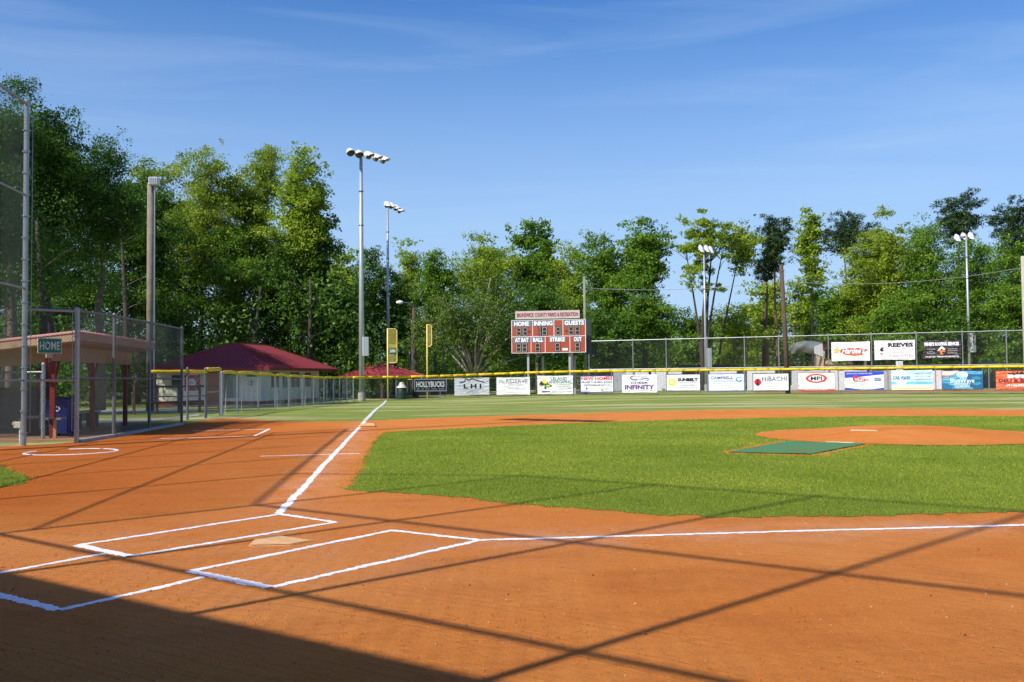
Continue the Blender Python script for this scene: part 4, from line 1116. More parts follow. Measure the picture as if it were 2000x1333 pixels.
# ------------------------------------------------------------------ banners
BLK = (.015, .015, .018); WHT = (.82, .83, .86); GRY = (.28, .29, .31); LGR = (.48, .49, .51)
def vinyl(col):
    k = 'vinyl_%.2f_%.2f_%.2f' % col
    if k in MATS: return MATS[k]
    m, nt, bs = base_mat(k); pos = nt.nodes.new('ShaderNodeNewGeometry').outputs['Position']
    cr1 = noise(nt, mapping(nt, pos, rot=(.3, .8, .4), scale=(1.2, 1.2, 4.5)), 1.2, 3, .5, .8); cr2 = noise(nt, mapping(nt, pos, rot=(-.4, -.9, .2), scale=(1, 1, 5)), 1.5, 3, .5, .8)
    st = noise(nt, pos, 2.5, 5, .6)
    nt.links.new(mix(nt, rng(nt, st, .4, .75, 0, .22), tuple(col), tuple(c*.72 for c in col)), bs.inputs['Base Color']); bs.inputs['Roughness'].default_value = .38
    bp_ = nd(nt, 'ShaderNodeBump', i_Strength=.8, i_Distance=.09); nt.links.new(mth(nt, 'ADD', cr1, cr2), bp_.inputs['Height']); nt.links.new(bp_.outputs[0], bs.inputs['Normal'])
    MATS[k] = m; return m
def banner(px0, px1, py0, py1, label, col, border=None, D=None, wrinkle=True, seed=0, bw=.022):
    "returns a Panel fixed on the outfield fence (D None) or on the tall fence at distance function D"
    if D is None:
        a = arc_xy(px0, Rf(px0)); b = arc_xy(px1, Rf(px1)); Da, Db = a[2], b[2]
    else:
        Da, Db = D(px0), D(px1); a = W(px0, Da); b = W(px1, Db)
    A_ = Vector(a[:2]); B_ = Vector(b[:2]); d = (B_-A_).normalized(); nrm = Vector((d.y, -d.x))
    A_ += nrm*.07; B_ += nrm*.07
    Dm = (Da+Db)/2; zt = Z((px0+px1)/2, py0, Dm); zb = Z((px0+px1)/2, py1, Dm); w = (B_-A_).length; h = zt-zb
    t = thing('banner', label, 'banner', (A_.x, A_.y, zb), math.atan2(d.y, d.x), 'advertising banners on the fences')
    s1, s2 = seed*1.7, seed*2.9
    def wave(u, v): return 0.0
    mb = MB(); nx, nz = 18, 8; vs = []
    rnd = random.Random(seed)
    for sgn in (0, 1):
        for j in range(nz+1):
            for i in range(nx+1):
                u, v = i/nx, j/nz; sag = -.02*math.sin(PI*u)*(v == 1)+.015*math.sin(PI*u*2+s1)*(v == 0)
                vs.append((u*w, -wave(u, v)+.004*sgn, v*h+sag))
    S = (nx+1)*(nz+1)
    for j in range(nz):
        for i in range(nx):
            q = j*(nx+1)+i; mb.add([], []) if False else None
            mb.f.append([q, q+1, q+nx+2, q+nx+1]); mb.m.append(0)
            mb.f.append([S+q, S+q+nx+1, S+q+nx+2, S+q+1]); mb.m.append(0)
    mb.v = vs
    m_ = vinyl(col)
    mb.build('sheet', m_, t, world=False, smooth_=True)
    P = Panel(t, w, h, wave)
    if border:
        b_ = bw; bh = bw*w/h
        for r_ in ((0, 0, 1, bh), (0, 1-bh, 1, 1), (0, bh, b_, 1-bh), (1-b_, bh, 1, 1-bh)): P.rect(*r_, border, 'border')
    mb = MB()
    for u, v in ((.02, .96), (.5, .97), (.98, .96), (.02, .04), (.98, .04)): mb.tube((u*w, .0, v*h), (u*w, .08, v*h), .008, n=4)
    mb.build('tie', M_GALVD, t, world=False)
    return P
P = banner(807, 871, 740, 765, 'black board banner with one large white word in a grey frame', (.012, .012, .014), (.30, .28, .34), seed=1, bw=.035)
P.text('HOLLYBUCKS', .5, .56, .86, .46, (.78, .78, .76), .035, name='lettering'); P.text('GRILL  ·  PUB  ·  SPORTS  ·  CATERING  ·  BILLIARDS', .5, .20, .84, .09, LGR, .01); P.done()
P = banner(886, 954, 738, 772, 'white banner with three black letters under a thin house roof outline', WHT, seed=2)
P.text('L H I', .51, .51, .5, .25, BLK, .03, name='lettering'); P.line([(.15, .70), (.30, .79), (.30, .93), (.37, .93), (.37, .84), (.5, .93), (.86, .72)], .055, BLK)
P.text("Leland's Home Improvements", .52, .33, .62, .08, GRY, 0, .3); P.text('& Construction', .52, .23, .3, .08, GRY, 0, .3); P.text('(910) 470-4423', .52, .12, .36, .09, GRY); P.done()
P = banner(969, 1034, 737, 771, 'white banner with thin grey serif style lettering, left of the mower banner', WHT, seed=3)
P.text('The', .16, .74, .18, .17, GRY, 0, .4); P.text('RESERVE', .61, .77, .64, .25, (.2, .2, .22), .0, space=1.0); P.text('AT TOWN CREEK', .5, .56, .56, .08, LGR, 0, space=1.2)
P.text('910-477-4564', .5, .38, .36, .08, LGR); P.text('LUXURY COMMUNITY LIVING', .5, .13, .52, .04, LGR); P.done()
P = banner(1049, 1118, 734, 770, 'white landscaping banner showing a green and yellow mower', WHT, seed=4)
GRN = (.0, .18, .08)
P.text('LELAND', .61, .83, .46, .17, GRN, .012); P.text('LANDSCAPING', .62, .65, .68, .15, GRN, .01); P.text('The All-Star Lawn Team', .72, .51, .42, .05, (.5, .1, .1))
P.text('910-547-8422', .76, .40, .38, .08, (.12, .32, .22)); P.text('910-617-0972', .76, .28, .38, .08, (.12, .32, .22)); P.text('DRAINAGE SOLUTIONS', .68, .12, .56, .07, GRY)
P.rect(.12, .10, .35, .16, (.03, .06, .09), 'logo')
P.poly([(.06, .62), (.12, .70), (.20, .66), (.22, .52), (.12, .44), (.05, .50)], (.03, .04, .08), 'logo'); P.ell(.085, .47, .035, .06, (.7, .55, .02)); P.next()
P.poly([(.14, .82), (.20, .84), (.23, .66), (.29, .60), (.22, .54), (.14, .64)], (.80, .66, .02), 'logo')
P.poly([(.19, .56), (.28, .60), (.37, .50), (.40, .42), (.30, .36), (.20, .42)], (.0, .22, .06), 'logo'); P.next()
P.ell(.22, .34, .03, .06, (.02, .03, .02)); P.ell(.38, .45, .022, .045, (.02, .03, .02)); P.ell(.30, .45, .06, .04, (.8, .66, .02)); P.done()
P = banner(1132, 1198, 734, 767, 'purple edged white banner with red heading NEW HOMES', WHT, (.06, .03, .30), seed=5)
P.text('NEW HOMES', .5, .83, .92, .19, (.70, .02, .04), .025); P.text("FROM THE MID $150'S", .5, .61, .9, .12, (.05, .05, .09), .004); P.text('WINDSORPARKNC.COM', .5, .44, .8, .1, (.05, .05, .12), 0)
P.poly([(.17, .27), (.22, .27), (.195, .13)], (.03, .06, .30), 'logo'); P.rect(.17, .27, .22, .30, (.6, .03, .05), 'logo'); P.text('BRANTLEY', .11, .11, .14, .05, GRY); P.text('BLAKE', .24, .09, .1, .05, (.1, .2, .5))
P.poly([(.6, .09), (.70, .09), (.65, .26)], (.30, .52, .05), 'logo'); P.text('PYRAMID', .83, .20, .22, .08, LGR); P.text('HOMES', .82, .10, .18, .04, LGR); P.done()
P = banner(1214, 1282, 732, 767, 'white banner with big purple lettering under purple and mint swirls', WHT, seed=6)
PUR = (.14, .01, .22)
P.text('CHEER', .5, .54, .5, .11, (.08, .03, .16), .02); P.text('INFINITY', .5, .30, .84, .24, PUR, .035)
def swirl(P, pts, w0, col):
    S_ = spline(pts, 8); n_ = len(S_)
    for i in range(n_-1):
        ww = w0*math.sin(PI*(i+.7)/(n_+.4))+.004; P.line([S_[i], S_[i+1]], ww, col, 'logo')
swirl(P, [(.52, .90), (.35, .93), (.24, .84), (.30, .73), (.45, .74), (.62, .84)], .06, PUR)
P.next(); swirl(P, [(.22, .68), (.38, .66), (.54, .80), (.66, .90), (.76, .86)], .05, (.45, .72, .68)); swirl(P, [(.50, .66), (.62, .76), (.72, .80), (.76, .72), (.70, .66)], .05, PUR)
P.text('cheerinfinityallstars.com', .5, .12, .5, .05, LGR); P.ell(.20, .11, .015, .028, (.6, .2, .2)); P.ell(.83, .11, .015, .028, (.03, .08, .35)); P.done()
P = banner(1300, 1367, 731, 764, 'black edged white banner with a toothed yellow sun ring', WHT, (.02, .02, .04), seed=7, bw=.014)
P.star(.17, .52, .125, (.85, .72, .02), n=11, k=.74); P.next().ell(.17, .52, .045, .09, WHT); P.text('SUNBELT', .63, .67, .58, .19, BLK, .055); P.text('RENTALS', .63, .49, .44, .07, GRY, .005, space=1.4)
P.text('910-313-2527', .63, .34, .36, .09, GRY); P.text('www.sunbeltrentals.com', .64, .21, .54, .06, GRY); P.done()
P = banner(1382, 1453, 730, 764, 'blue edged white banner with blue lettering and a crescent ring', WHT, (.07, .12, .50), seed=8, bw=.016)
P.text('CAMPBELL', .38, .76, .62, .15, (.03, .08, .35), .015); P.text('COVINGTON', .41, .58, .66, .14, (.20, .55, .72), .01); P.text('ORTHODONTICS', .36, .46, .46, .04, LGR, 0)
P.ell(.85, .67, .095, .15, (.15, .52, .80), inner=.62, a0=.6, a1=3.3); P.ell(.85, .67, .095, .15, (.03, .14, .48), inner=.6, a0=3.1, a1=5.8)
P.text('www.CandCorthodontics.com', .5, .31, .7, .06, (.45, .55, .62)); P.text('910-251-7100', .52, .19, .34, .06, (.45, .55, .62)); P.done()
P = banner(1469, 1540, 729, 764, 'black edged white banner for a hibachi bistro with a red disc', WHT, (.02, .02, .035), seed=9, bw=.018)
P.ell(.14, .50, .095, .19, (.60, .01, .03)); P.next().poly([(.11, .30), (.17, .30), (.165, .45), (.15, .55), (.16, .64), (.13, .70), (.12, .60), (.125, .5), (.10, .42)], BLK, 'logo')
P.text('HIBACHI', .60, .68, .68, .26, (.10, .10, .12), .0, space=1.0); P.text('BISTRO', .58, .43, .4, .08, (.45, .32, .25), 0, space=1.6); P.text('LELAND * WILMINGTON', .58, .28, .56, .05, LGR); P.text('www.hibachibistro.com', .58, .16, .5, .06, LGR); P.done()
P = banner(1557, 1630, 728, 764, 'red edged white banner with three black letters inside a red oval', WHT, (.62, .06, .09), seed=10, bw=.012)
P.ell(.5, .68, .285, .24, (.66, .04, .03)); P.next().ell(.5, .68, .21, .165, WHT); P.next().text('MPI', .5, .68, .30, .22, (.02, .02, .06), .03)
P.text('PLUMBING & GAS', .5, .31, .34, .05, LGR); P.text('910-343-9872', .5, .22, .26, .05, LGR); P.rect(.012, .03, .988, .095, (.66, .05, .03)); P.next().text('PROFESSIONAL  PLUMBING', .5, .062, .6, .035, WHT, .01); P.done()
P = banner(1649, 1725, 726, 762, 'white banner with blue bands and a red pill shaped logo', WHT, seed=11)
BLU = (.02, .06, .50)
P.poly([(0, 1), (0, .66), (.25, .68), (.6, .76), (1, .84), (1, 1)], BLU); P.poly([(0, 0), (1, 0), (1, .12), (.7, .04), (.4, .03), (0, .14)], BLU)
P.next().ell(.41, .57, .20, .11, (.72, .02, .03)); P.ell(.28, .62, .075, .17, (.72, .02, .03)); P.next().text('WILLETTS', .42, .565, .34, .16, WHT, .03)
P.text('SERVING COASTAL CAROLINA FOR 37 YEARS', .38, .89, .66, .06, WHT, .01); P.text('EMILY WILLETTS', .40, .34, .36, .08, GRY); P.line([(.2, .27), (.6, .27)], .008, LGR); P.text('910-398-5201', .40, .2, .22, .06, LGR)
P.rect(.76, .50, .92, .64, (.03, .06, .28)); P.next().text('AGENT', .84, .57, .13, .07, WHT, .01); P.text('( ALL )', .84, .30, .16, .06, GRY); P.done()
P = banner(1740, 1820, 723, 762, 'pale blue car wash banner with a round white badge', (.48, .70, .80), seed=12)
for y0_, y1_, c_ in ((.55, .72, (.62, .78, .84)), (.28, .42, (.16, .52, .72)), (.18, .28, (.55, .72, .74)), (0, .18, (.74, .68, .50))): P.rect(0, y0_, 1, y1_, c_)
P.next().ell(.24, .60, .17, .37, (.80, .84, .87)); P.next().ell(.24, .60, .145, .315, (.62, .78, .86), inner=.94); P.ell(.24, .60, .12, .12, (.03, .16, .42), inner=.8, a0=3.3, a1=6.1)
P.next().text('CAR WASH', .25, .62, .42, .18, (.05, .22, .42), .05, .1); 
for k, s_ in enumerate(('- 3 MINUTE WASH', '- FREE VACUUMS', '- UNLIMITED WASH', '  PLANS')): P.text(s_, .74, .83-.15*k, .46 if k < 3 else .28, .09, (.30, .45, .55), .01)
P.text('WWW.CAROLINASHORESCARWASH.COM', .5, .10, .92, .07, (.45, .40, .28), .0); P.done()
P = banner(1838, 1919, 724, 761, 'deep blue ocean wave banner for a dentistry', (.06, .32, .52), (.03, .03, .10), seed=13, bw=.012)
P.poly([(.012, .98), (.012, .60), (.12, .62), (.25, .72), (.35, .86), (.45, .98)], (.62, .56, .50)); P.poly([(.012, .60), (.2, .68), (.3, .8), (.2, .74), (.012, .75)], (.35, .30, .42))
P.poly([(.62, .84), (.8, .78), (.988, .80), (.988, .02), (.78, .02), (.66, .18), (.58, .4)], (.012, .10, .24)); P.poly([(.012, .36), (.14, .32), (.26, .18), (.36, .02), (.012, .02)], (.015, .14, .30))
P.next().poly([(.70, .62), (.85, .70), (.97, .60), (.9, .5), (.78, .52)], (.03, .22, .38)); P.poly([(.05, .46), (.2, .50), (.3, .36), (.16, .40)], (.03, .35, .52)); P.poly([(.72, .3), (.9, .4), (.97, .3), (.84, .2)], (.03, .26, .42))
P.ell(.50, .78, .14, .17, (.48, .74, .84)); P.next().poly([(.50, .88), (.62, .88), (.63, .70), (.60, .60), (.57, .72), (.54, .72)], (.68, .84, .90), 'logo')
P.text('BlueWave', .5, .47, .58, .24, (.72, .84, .88), .01); P.text('DENTISTRY', .5, .29, .40, .09, (.78, .86, .9), .02); P.text('910.383.2616', .5, .17, .36, .1, WHT, .02); P.text('www.bluewavedentistrync.com', .5, .08, .5, .05, WHT); P.done()
P = banner(1943, 2032, 724, 762, 'orange deli banner with a black skyline at the right edge', (.72, .10, .015), (.10, .02, .05), seed=14, bw=.010)
P.poly([(.28, .78), (.28, .86), (.33, .90), (.34, .84), (.40, .93), (.41, .85), (.46, .85), (.49, .98), (.51, .85), (.6, .96), (.62, .85), (.72, .94), (.75, .84), (.8, .88), (.8, .78)], BLK, 'logo')
P.next().text('EMPIRE', .54, .70, .54, .18, WHT, .05); P.text('DELI & BAGEL', .53, .49, .92, .19, (.13, .02, .05), .03); P.line([(.1, .36), (.95, .36)], .01, BLK); P.text('(910)383-8379', .58, .22, .68, .15, WHT, .03); P.line([(.1, .08), (.95, .08)], .01, BLK); P.done()

# ------------------------------------------------------------------ tall fence of the field beyond
def D2(px_): return 80 - (px_-1150)*(80-68.5)/850
tf = thing('tall_fence', 'tall chain link fence of the neighbouring field behind the outfield fence', 'fence', G(1236, D2(1236)))
tp = [1150, 1236, 1301, 1381, 1454, 1521, 1618, 1702, 1790, 1880, 1966, 2050, 2130]
def top2(px_): return Z(px_, 667-(px_-1150)*(21.5/850), D2(px_))
TP = [(*W(p_, D2(p_)), top2(p_)) for p_ in tp]
for x, y, z in TP: post(tf, x, y, z+.08, .045, M_GALV)
lm = MB()
for i in range(len(TP)-1):
    (x0, y0, z0), (x1, y1, z1) = TP[i], TP[i+1]
    rail(tf, (x0, y0, z0), (x1, y1, z1), .03); rail(tf, (x0, y0, 1.88), (x1, y1, 1.88), .028)
    link(lm, (x0, y0), (x1, y1), .05, min(z0, z1)-.02, sp=.1, r=.0022)
lm.build('chain_link', M_LINKD, tf, kind='stuff')
D2f = lambda p_: D2(p_)-.12
P = banner(1624, 1699, 668, 705, 'white banner with a yellow star and red script, high on the tall fence', WHT, D=D2f, seed=21)
RED = (.62, .03, .02)
P.star(.14, .54, .10, (.66, .06, .02), rot=.2, k=.5); P.next().star(.14, .54, .083, (.90, .55, .03), rot=.2, k=.5)
P.poly([(.22, .46), (.26, .62), (.45, .66), (.7, .66), (.9, .60), (.97, .56), (.88, .50), (.8, .30), (.6, .26), (.36, .32)], RED, 'logo'); P.next().text("Hardee's", .57, .53, .60, .33, WHT, .028, .35); P.text('CHARBROILED BURGERS', .56, .31, .4, .045, (.85, .5, .05), .01); P.done()
P = banner(1708, 1787, 665, 703, 'white banner with one bold black word and a round sketch', WHT, D=D2f, seed=22)
P.ell(.18, .50, .13, .29, (.45, .46, .48), inner=.95); P.poly([(.13, .52), (.17, .62), (.2, .66), (.24, .58), (.2, .56), (.24, .46), (.18, .42), (.15, .46)], BLK, 'logo'); P.poly([(.12, .36), (.2, .34), (.22, .28), (.16, .26)], (.2, .2, .2), 'logo')
P.text('REEVES', .65, .76, .62, .22, BLK, .05); P.text('Industrial Welding', .65, .54, .60, .13, (.42, .42, .44), 0); P.text('& Fabrication, LLC', .65, .38, .60, .13, (.42, .42, .44), 0); P.text('910-619-9540', .65, .20, .58, .16, (.34, .34, .36), .005); P.done()
P = banner(1802, 1877, 665, 701, 'black banner with white lettering for roofing services, high on the fence', (.012, .013, .015), D=D2f, seed=23)
P.text("FISHER'S ROOFING SERVICES", .5, .80, .90, .20, WHT, .05); P.poly([(.38, .42), (.48, .66), (.52, .66), (.60, .50), (.55, .46), (.49, .56), (.44, .42)], WHT, 'logo'); P.next().poly([(.40, .48), (.58, .44), (.60, .36), (.50, .36), (.54, .22), (.48, .22), (.44, .40)], (.72, .20, .05), 'logo')
for k, (a_, b_) in enumerate((('Commercial', 'Licensed and'), ('and', 'Fully Insured'), ('Residential', 'Free Estimates'))): P.text(a_, .22, .53-.11*k, .2 if k != 1 else .07, .07, (.6, .6, .6)); P.text(b_, .78, .53-.11*k, .24, .07, (.6, .6, .6))
P.text('910-520-7663', .2, .11, .26, .08, WHT, .03); P.text('FISHERSROOFINGSERVICES.COM', .66, .11, .56, .08, WHT, .03); P.done()

# torn tarp on the tall fence
t = thing('torn_tarp', 'torn grey tarp sagging from the tall fence beside the leaning pole', 'tarp', (*W(1545, D2(1545)-.1), 2.8))
top = [(1543, 677), (1556, 669), (1572, 666), (1590, 667), (1607, 670)]; bot = [(1545, 692), (1556, 688), (1573, 689), (1592, 693), (1608, 699)]
mb = MB(); vs = []; n_ = 24
def cr_(L_, u):
    k = u*(len(L_)-1); i = min(int(k), len(L_)-2); f_ = k-i; return L_[i][0]+(L_[i+1][0]-L_[i][0])*f_, L_[i][1]+(L_[i+1][1]-L_[i][1])*f_
for i in range(n_+1):
    for j in range(7):
        u = i/n_; (xa, ya), (xb, yb) = cr_(top, u), cr_(bot, u); px_ = xa+(xb-xa)*j/6; py_ = ya+(yb-ya)*j/6; D = D2(px_)-.25-.22*math.sin(j/6*PI)*math.sin(u*PI)-.05*math.sin(u*14+j)
        a_ = W(px_, D); vs.append((a_[0], a_[1], Z(px_, py_, D)))
mb.add(vs, [(i*7+j, (i+1)*7+j, (i+1)*7+j+1, i*7+j+1) for i in range(n_) for j in range(6)]); mb.build('sheet', mat('grey_tarp', (.10, .12, .115), .6, 0, .2, 3, .3, 6), t, smooth_=True)
mb = MB(); vs = []
for (px_, py_) in ((1590, 677), (1606.5, 671), (1608, 698), (1590, 691)): a_ = W(px_, D2(px_)-.62); vs.append((a_[0], a_[1], Z(px_, py_, D2(px_)-.62)))
mb.add(vs, [(0, 1, 2, 3)]); mb.build('patch', mat('pale_tarp', (.36, .38, .40), .6), t)

# windscreens: pale sheets low on the far fence
k = 0
for (a_, b_, c_) in ((1197, 1222, (.36, .40, .45)), (1222, 1266, (.66, .68, .72)), (1271, 1331, (.68, .70, .74)), (1385, 1438, (.74, .75, .78)), (1458, 1513, (.72, .72, .76)), (1545, 1610, (.56, .59, .64)), (1610, 1692, (.68, .70, .73)), (1697, 1768, (.42, .45, .47)), (1800, 1870, (.72, .73, .76))):
    k += 1
    D3 = lambda p_: D2(p_)+.14
    A_ = Vector(W(a_, D3(a_))); B_ = Vector(W(b_, D3(b_))); zt = Z(a_, 724.5, D3(a_)); zb = .12; mb = MB(); vs = []; n_ = 14
    for i in range(n_+1):
        p_ = A_.lerp(B_, i/n_)
        for j in range(5): vs.append((p_.x, p_.y+.03*math.sin(i*1.1+j), zb+(zt-zb)*j/4+.02*math.sin(i*.8+k)*(j in (0, 4))))
    mb.add(vs, [(i*5+j, (i+1)*5+j, (i+1)*5+j+1, i*5+j+1) for i in range(n_) for j in range(4)])
    o = mb.build('windscreen', mat('pale_sheet_%d' % k, c_, .6, 0, .06, 1.5, .25, 3), smooth_=True)
    nm = {1: 'bluish grey windscreen sheet at the foot of the far fence, leftmost of the row', 2: 'white windscreen sheet behind the purple cheer banner', 3: 'white windscreen sheet behind the banner with the yellow sun gear',
          4: 'white windscreen sheet behind the blue edged orthodontist banner', 5: 'white windscreen sheet behind the hibachi banner', 6: 'grey windscreen sheet right of the leaning pole behind the red oval banner',
          7: 'white windscreen sheet between the red oval and blue banded banners', 8: 'dull grey windscreen sheet behind the car wash banner', 9: 'white windscreen sheet between the car wash and dentistry banners'}[k]
    tag(o, nm, 'windscreen', 'sheets low on the neighbouring fence')
strip('dirt_track', [W(1470, 69.5), W(2150, 64.5), W(2150, 71.2), W(1470, 72.5)], mat('far_clay', (.52, .18, .05), .95), .012)

# second field's low fence with yellow rail, left of the scoreboard
sf = thing('neighbouring_low_fence', 'low chain link fence with a thin yellow rail behind the banners at centre', 'fence', G(850, 78))
sp_ = [795, 838, 868, 930, 985, 1044, 1108, 1180]
SP = [(*W(p_, 78), Z(p_, 742-(p_-795)*.018, 78)) for p_ in sp_]
lm = MB()
for i, (x, y, z) in enumerate(SP): post(sf, x, y, z+.05-zg(x, y), .03, M_GALVD, cap=False)
for i in range(len(SP)-1):
    mb = MB(); mb.tube(SP[i], SP[i+1], .05, n=8); mb.build('rail_cap', M_YEL, sf); link(lm, SP[i][:2], SP[i+1][:2], .03, SP[i][2]-.02-zg(*SP[i][:2]), sp=.1)
lm.build('chain_link', M_LINKD, sf, kind='stuff')

# distant backstops
def far_backstop(label, pts, D, lower=None, m_=M_GALVD):
    t = thing('distant_backstop', label, 'backstop', G(pts[0][0], D)); lm = MB()
    Q = [(*W(p_, D+dd), Z(p_, y_, D+dd)) for p_, y_, dd in pts]
    for x, y, z in Q: post(t, x, y, z, .05, m_, z=0, cap=False, n=6)
    for i in range(len(Q)-1):
        rail(t, Q[i], Q[i+1], .035, m_); link(lm, Q[i][:2], Q[i+1][:2], .05, min(Q[i][2], Q[i+1][2]), sp=.16, r=.003)
        if lower: rail(t, (*Q[i][:2], lower), (*Q[i+1][:2], lower), .03, m_)
    lm.build('chain_link', M_LINKD, t, kind='stuff')
far_backstop('distant chain link backstop seen behind the round tree', [(815, 706, 0), (838, 689, 0), (868, 686, .5), (895, 684, 1), (930, 684, 1.5)], 86, 1.6)
far_backstop('far backstop beyond the tall fence, from the slender light pole to the right', [(1443, 636, 0), (1480, 637, 0), (1555, 637, 0), (1590, 637, 0), (1634, 637, 0), (1680, 637, 0), (1716, 634, 0), (1763, 630, 0), (1810, 628, 0), (1858, 624, 0)], 96, 3.0)
far_backstop('taller far backstop panel behind the white star banner', [(1560, 611, 0), (1633, 610, 0), (1682, 608, 0), (1697, 621, 1)], 104)

# small buildings of the other field
def hut(px0, px1, py0, D, label, wallm, roofm, h0=0.0):
    x0, y0 = W(px0, D); x1, y1 = W(px1, D); w = math.hypot(x1-x0, y1-y0); zt = Z(px0, py0, D); rz = math.atan2(y1-y0, x1-x0)
    t = thing('hut', label, 'building', (x0, y0, 0), rz)
    mb = MB(); mb.box((w/2, 1.5, (zt-.25)/2), (w, 3, zt-.25)); mb.build('wall', wallm, t, world=False)
    mb = MB(); mb.prism([(-.3, -.35, zt-.26), (w+.3, -.35, zt-.26), (w+.3, -.35, zt-.12), (w/2, -.35, zt+.05), (-.3, -.35, zt-.12)], (0, 3.7, 0)); mb.build('roof', roofm, t, world=False)
    return t, w, zt
t, w, zt = hut(1608, 1666, 672, 92, 'cream and red scorer hut behind the tall fence and the star banner', mat('cream_panel', (.60, .47, .36), .8), M_REDP)
mb = MB(); mb.box((.55, -.03, zt-1.0), (.75, .06, .8)); wf = mb.build('window', M_BLACK, t, world=False)
mb = MB()
for s_ in (0, 1): mb.box((.15+s_*.8, -.04, zt-1.0), (.05, .07, .9))
mb.box((.55, -.04, zt-.56), (.85, .07, .05)); mb.box((.55, -.04, zt-1.44), (.85, .07, .05)); mb.build('frame', M_REDP, wf, world=False)
mb = MB()
for zz in (1.9, 2.2): mb.box((w/2, -.05, zz), (w+.1, .05, .08))
for u in (.02, .55, 1): mb.box((u*w, -.05, 1.6), (.08, .06, 2.4))
mb.build('trim', M_REDP, t, world=False)
def shed_roof(px0, px1, py, D, label, m_):
    x0, y0 = W(px0, D); x1, y1 = W(px1, D); zt = Z(px0, py, D); w = math.hypot(x1-x0, y1-y0)
    t = thing('far_dugout', label, 'dugout', (x0, y0, 0), math.atan2(y1-y0, x1-x0))
    mb = MB(); mb.prism([(-.2, 0, zt-.25), (w+.2, 0, zt-.2), (w, 2.6, zt+.05), (-.9, 2.6, zt)], (0, 0, .12)); mb.build('roof', m_, t, world=False)
    mb = MB(); mb.box((w/2, 2.4, zt/2-.1), (w, .15, zt-.3)); mb.build('wall', M_BRICK, t, world=False)
    for u in (.03, .5, .97): mb = MB(); mb.box((u*w, .2, zt/2-.12), (.12, .12, zt-.25)); mb.build('post', M_WOODB, t, world=False)
shed_roof(1346, 1440, 715, 90, 'low brown roofed dugout of the far field behind the slender light pole', M_WOODB)
shed_roof(1875, 1965, 711, 84, 'low pale roofed dugout of the far field at the right', mat('pale_roof', (.55, .45, .36), .7))
x, y = W(1756, 76); t = thing('utility_cabinet', 'small white cabinet above the yellow cap, right of the bold black banner', 'cabinet', (x, y, 0))
mb = MB(); mb.box((x, y, (Z(1756, 706, 76))/2+.5), (.42, .3, Z(1756, 706, 76)-1.0), bevel=.03); mb.build('casing', M_WHITEP, t)
mb = MB(); mb.box((x, y, .5), (.12, .12, 1.0)); mb.build('post', M_GALV, t)

# ------------------------------------------------------------------ wooden poles and cables
def wood_pole(px0, px1, py_top, D, r, label, m_=M_WOOD, extra=None):
    x, y, z = G(px0, D); zt = Z(px1, py_top, D); x1, y1 = W(px1, D)
    t = thing('utility_pole', label, 'utility pole', (x, y, z))
    mb = MB(); mb.path([(x, y, z-.1), ((x+x1)/2+.01, (y+y1)/2, zt/2), (x1, y1, zt)], [r, r*.92, r*.8], 12); mb.build('pole', m_, t, smooth_=True)
    return t, (x1, y1, zt)
_, pa = wood_pole(1142.5, 1143, 540, 71.5, .12, 'plain greenish wooden pole beside the scoreboard', mat('green_grey_wood', (.22, .24, .17), .9, 0, .25, 3, .5, 18))
_, pbb = wood_pole(1537.5, 1529, 517, 65.5, .17, 'dark weathered wooden pole leaning left between two banners', M_WOODB)
_, pc = wood_pole(2003, 2003, 500, 62.5, .16, 'pale wooden pole cut by the right edge of the picture', mat('pale_wood', (.40, .38, .31), .9, 0, .2, 3, .4, 18))
def cable(a, b, sag, label, r=.016):
    a = Vector(a); b = Vector(b); n_ = 24; pts = []
    for k in range(n_+1):
        t_ = k/n_; p_ = a.lerp(b, t_); p_.z -= sag*4*t_*(1-t_); pts.append(p_)
    mb = MB(); mb.path(pts, [r]*(n_+1), 5); o = mb.build('overhead_cable', mat('cable_grey', (.25, .26, .26), .6), smooth_=True); tag(o, label, 'cable'); return o
cable((pa[0], pa[1], Z(1143, 562, 71.5)), (pbb[0], pbb[1], Z(1529, 549, 65.5)), .35, 'thin overhead cable from the scoreboard pole to the leaning pole')
cable((pbb[0], pbb[1], Z(1529, 549, 65.5)), (pc[0], pc[1], Z(2003, 522, 62.5)), .55, 'thin overhead cable from the leaning pole to the right edge')

# ------------------------------------------------------------------ scoreboard
DS = 69.8; sxl, syl = W(999, DS+.6); sxr, syr = W(1144.5, DS-.4)
rzs = math.atan2(syr-syl, sxr-sxl); Wd = math.hypot(sxr-sxl, syr-syl); zb = Z(999, 691.5, DS+.6)+.03; zt = Z(1144, 622.5, DS-.4)-.03; Hd = zt-zb
sb = thing('scoreboard', 'brick red electronic scoreboard with white panel lines on grey posts', 'scoreboard', (sxl, syl, zb), rzs)
mb = MB(); mb.box((Wd/2, .12, Hd/2), (Wd, .24, Hd), bevel=.01); mb.build('cabinet', mat('scoreboard_red', (.34, .062, .030), .6, 0, .12, 1.5), sb, world=False)
P = Panel(sb, Wd, Hd)
WH = (.78, .76, .78); GB = (.13, .18, .23)
for r_ in ((0, 0, 1, .014), (0, .986, 1, 1), (0, 0, .008, 1), (.992, 0, 1, 1), (.008, .492, .992, .508), (.285, .508, .292, .986), (.572, .508, .580, .986), (.693, .508, .700, .986), (.262, .014, .269, .492), (.452, .014, .460, .492), (.784, .014, .791, .492)):
    P.rect(*r_, WH, 'panel_line')
for r_ in ((.015, .81, .275, .975), (.30, .81, .565, .975), (.71, .81, .985, .975), (.03, .32, .245, .48), (.28, .32, .44, .48), (.51, .32, .73, .48), (.835, .32, .95, .48)): P.rect(*r_, GB, 'name_band')
P.next()
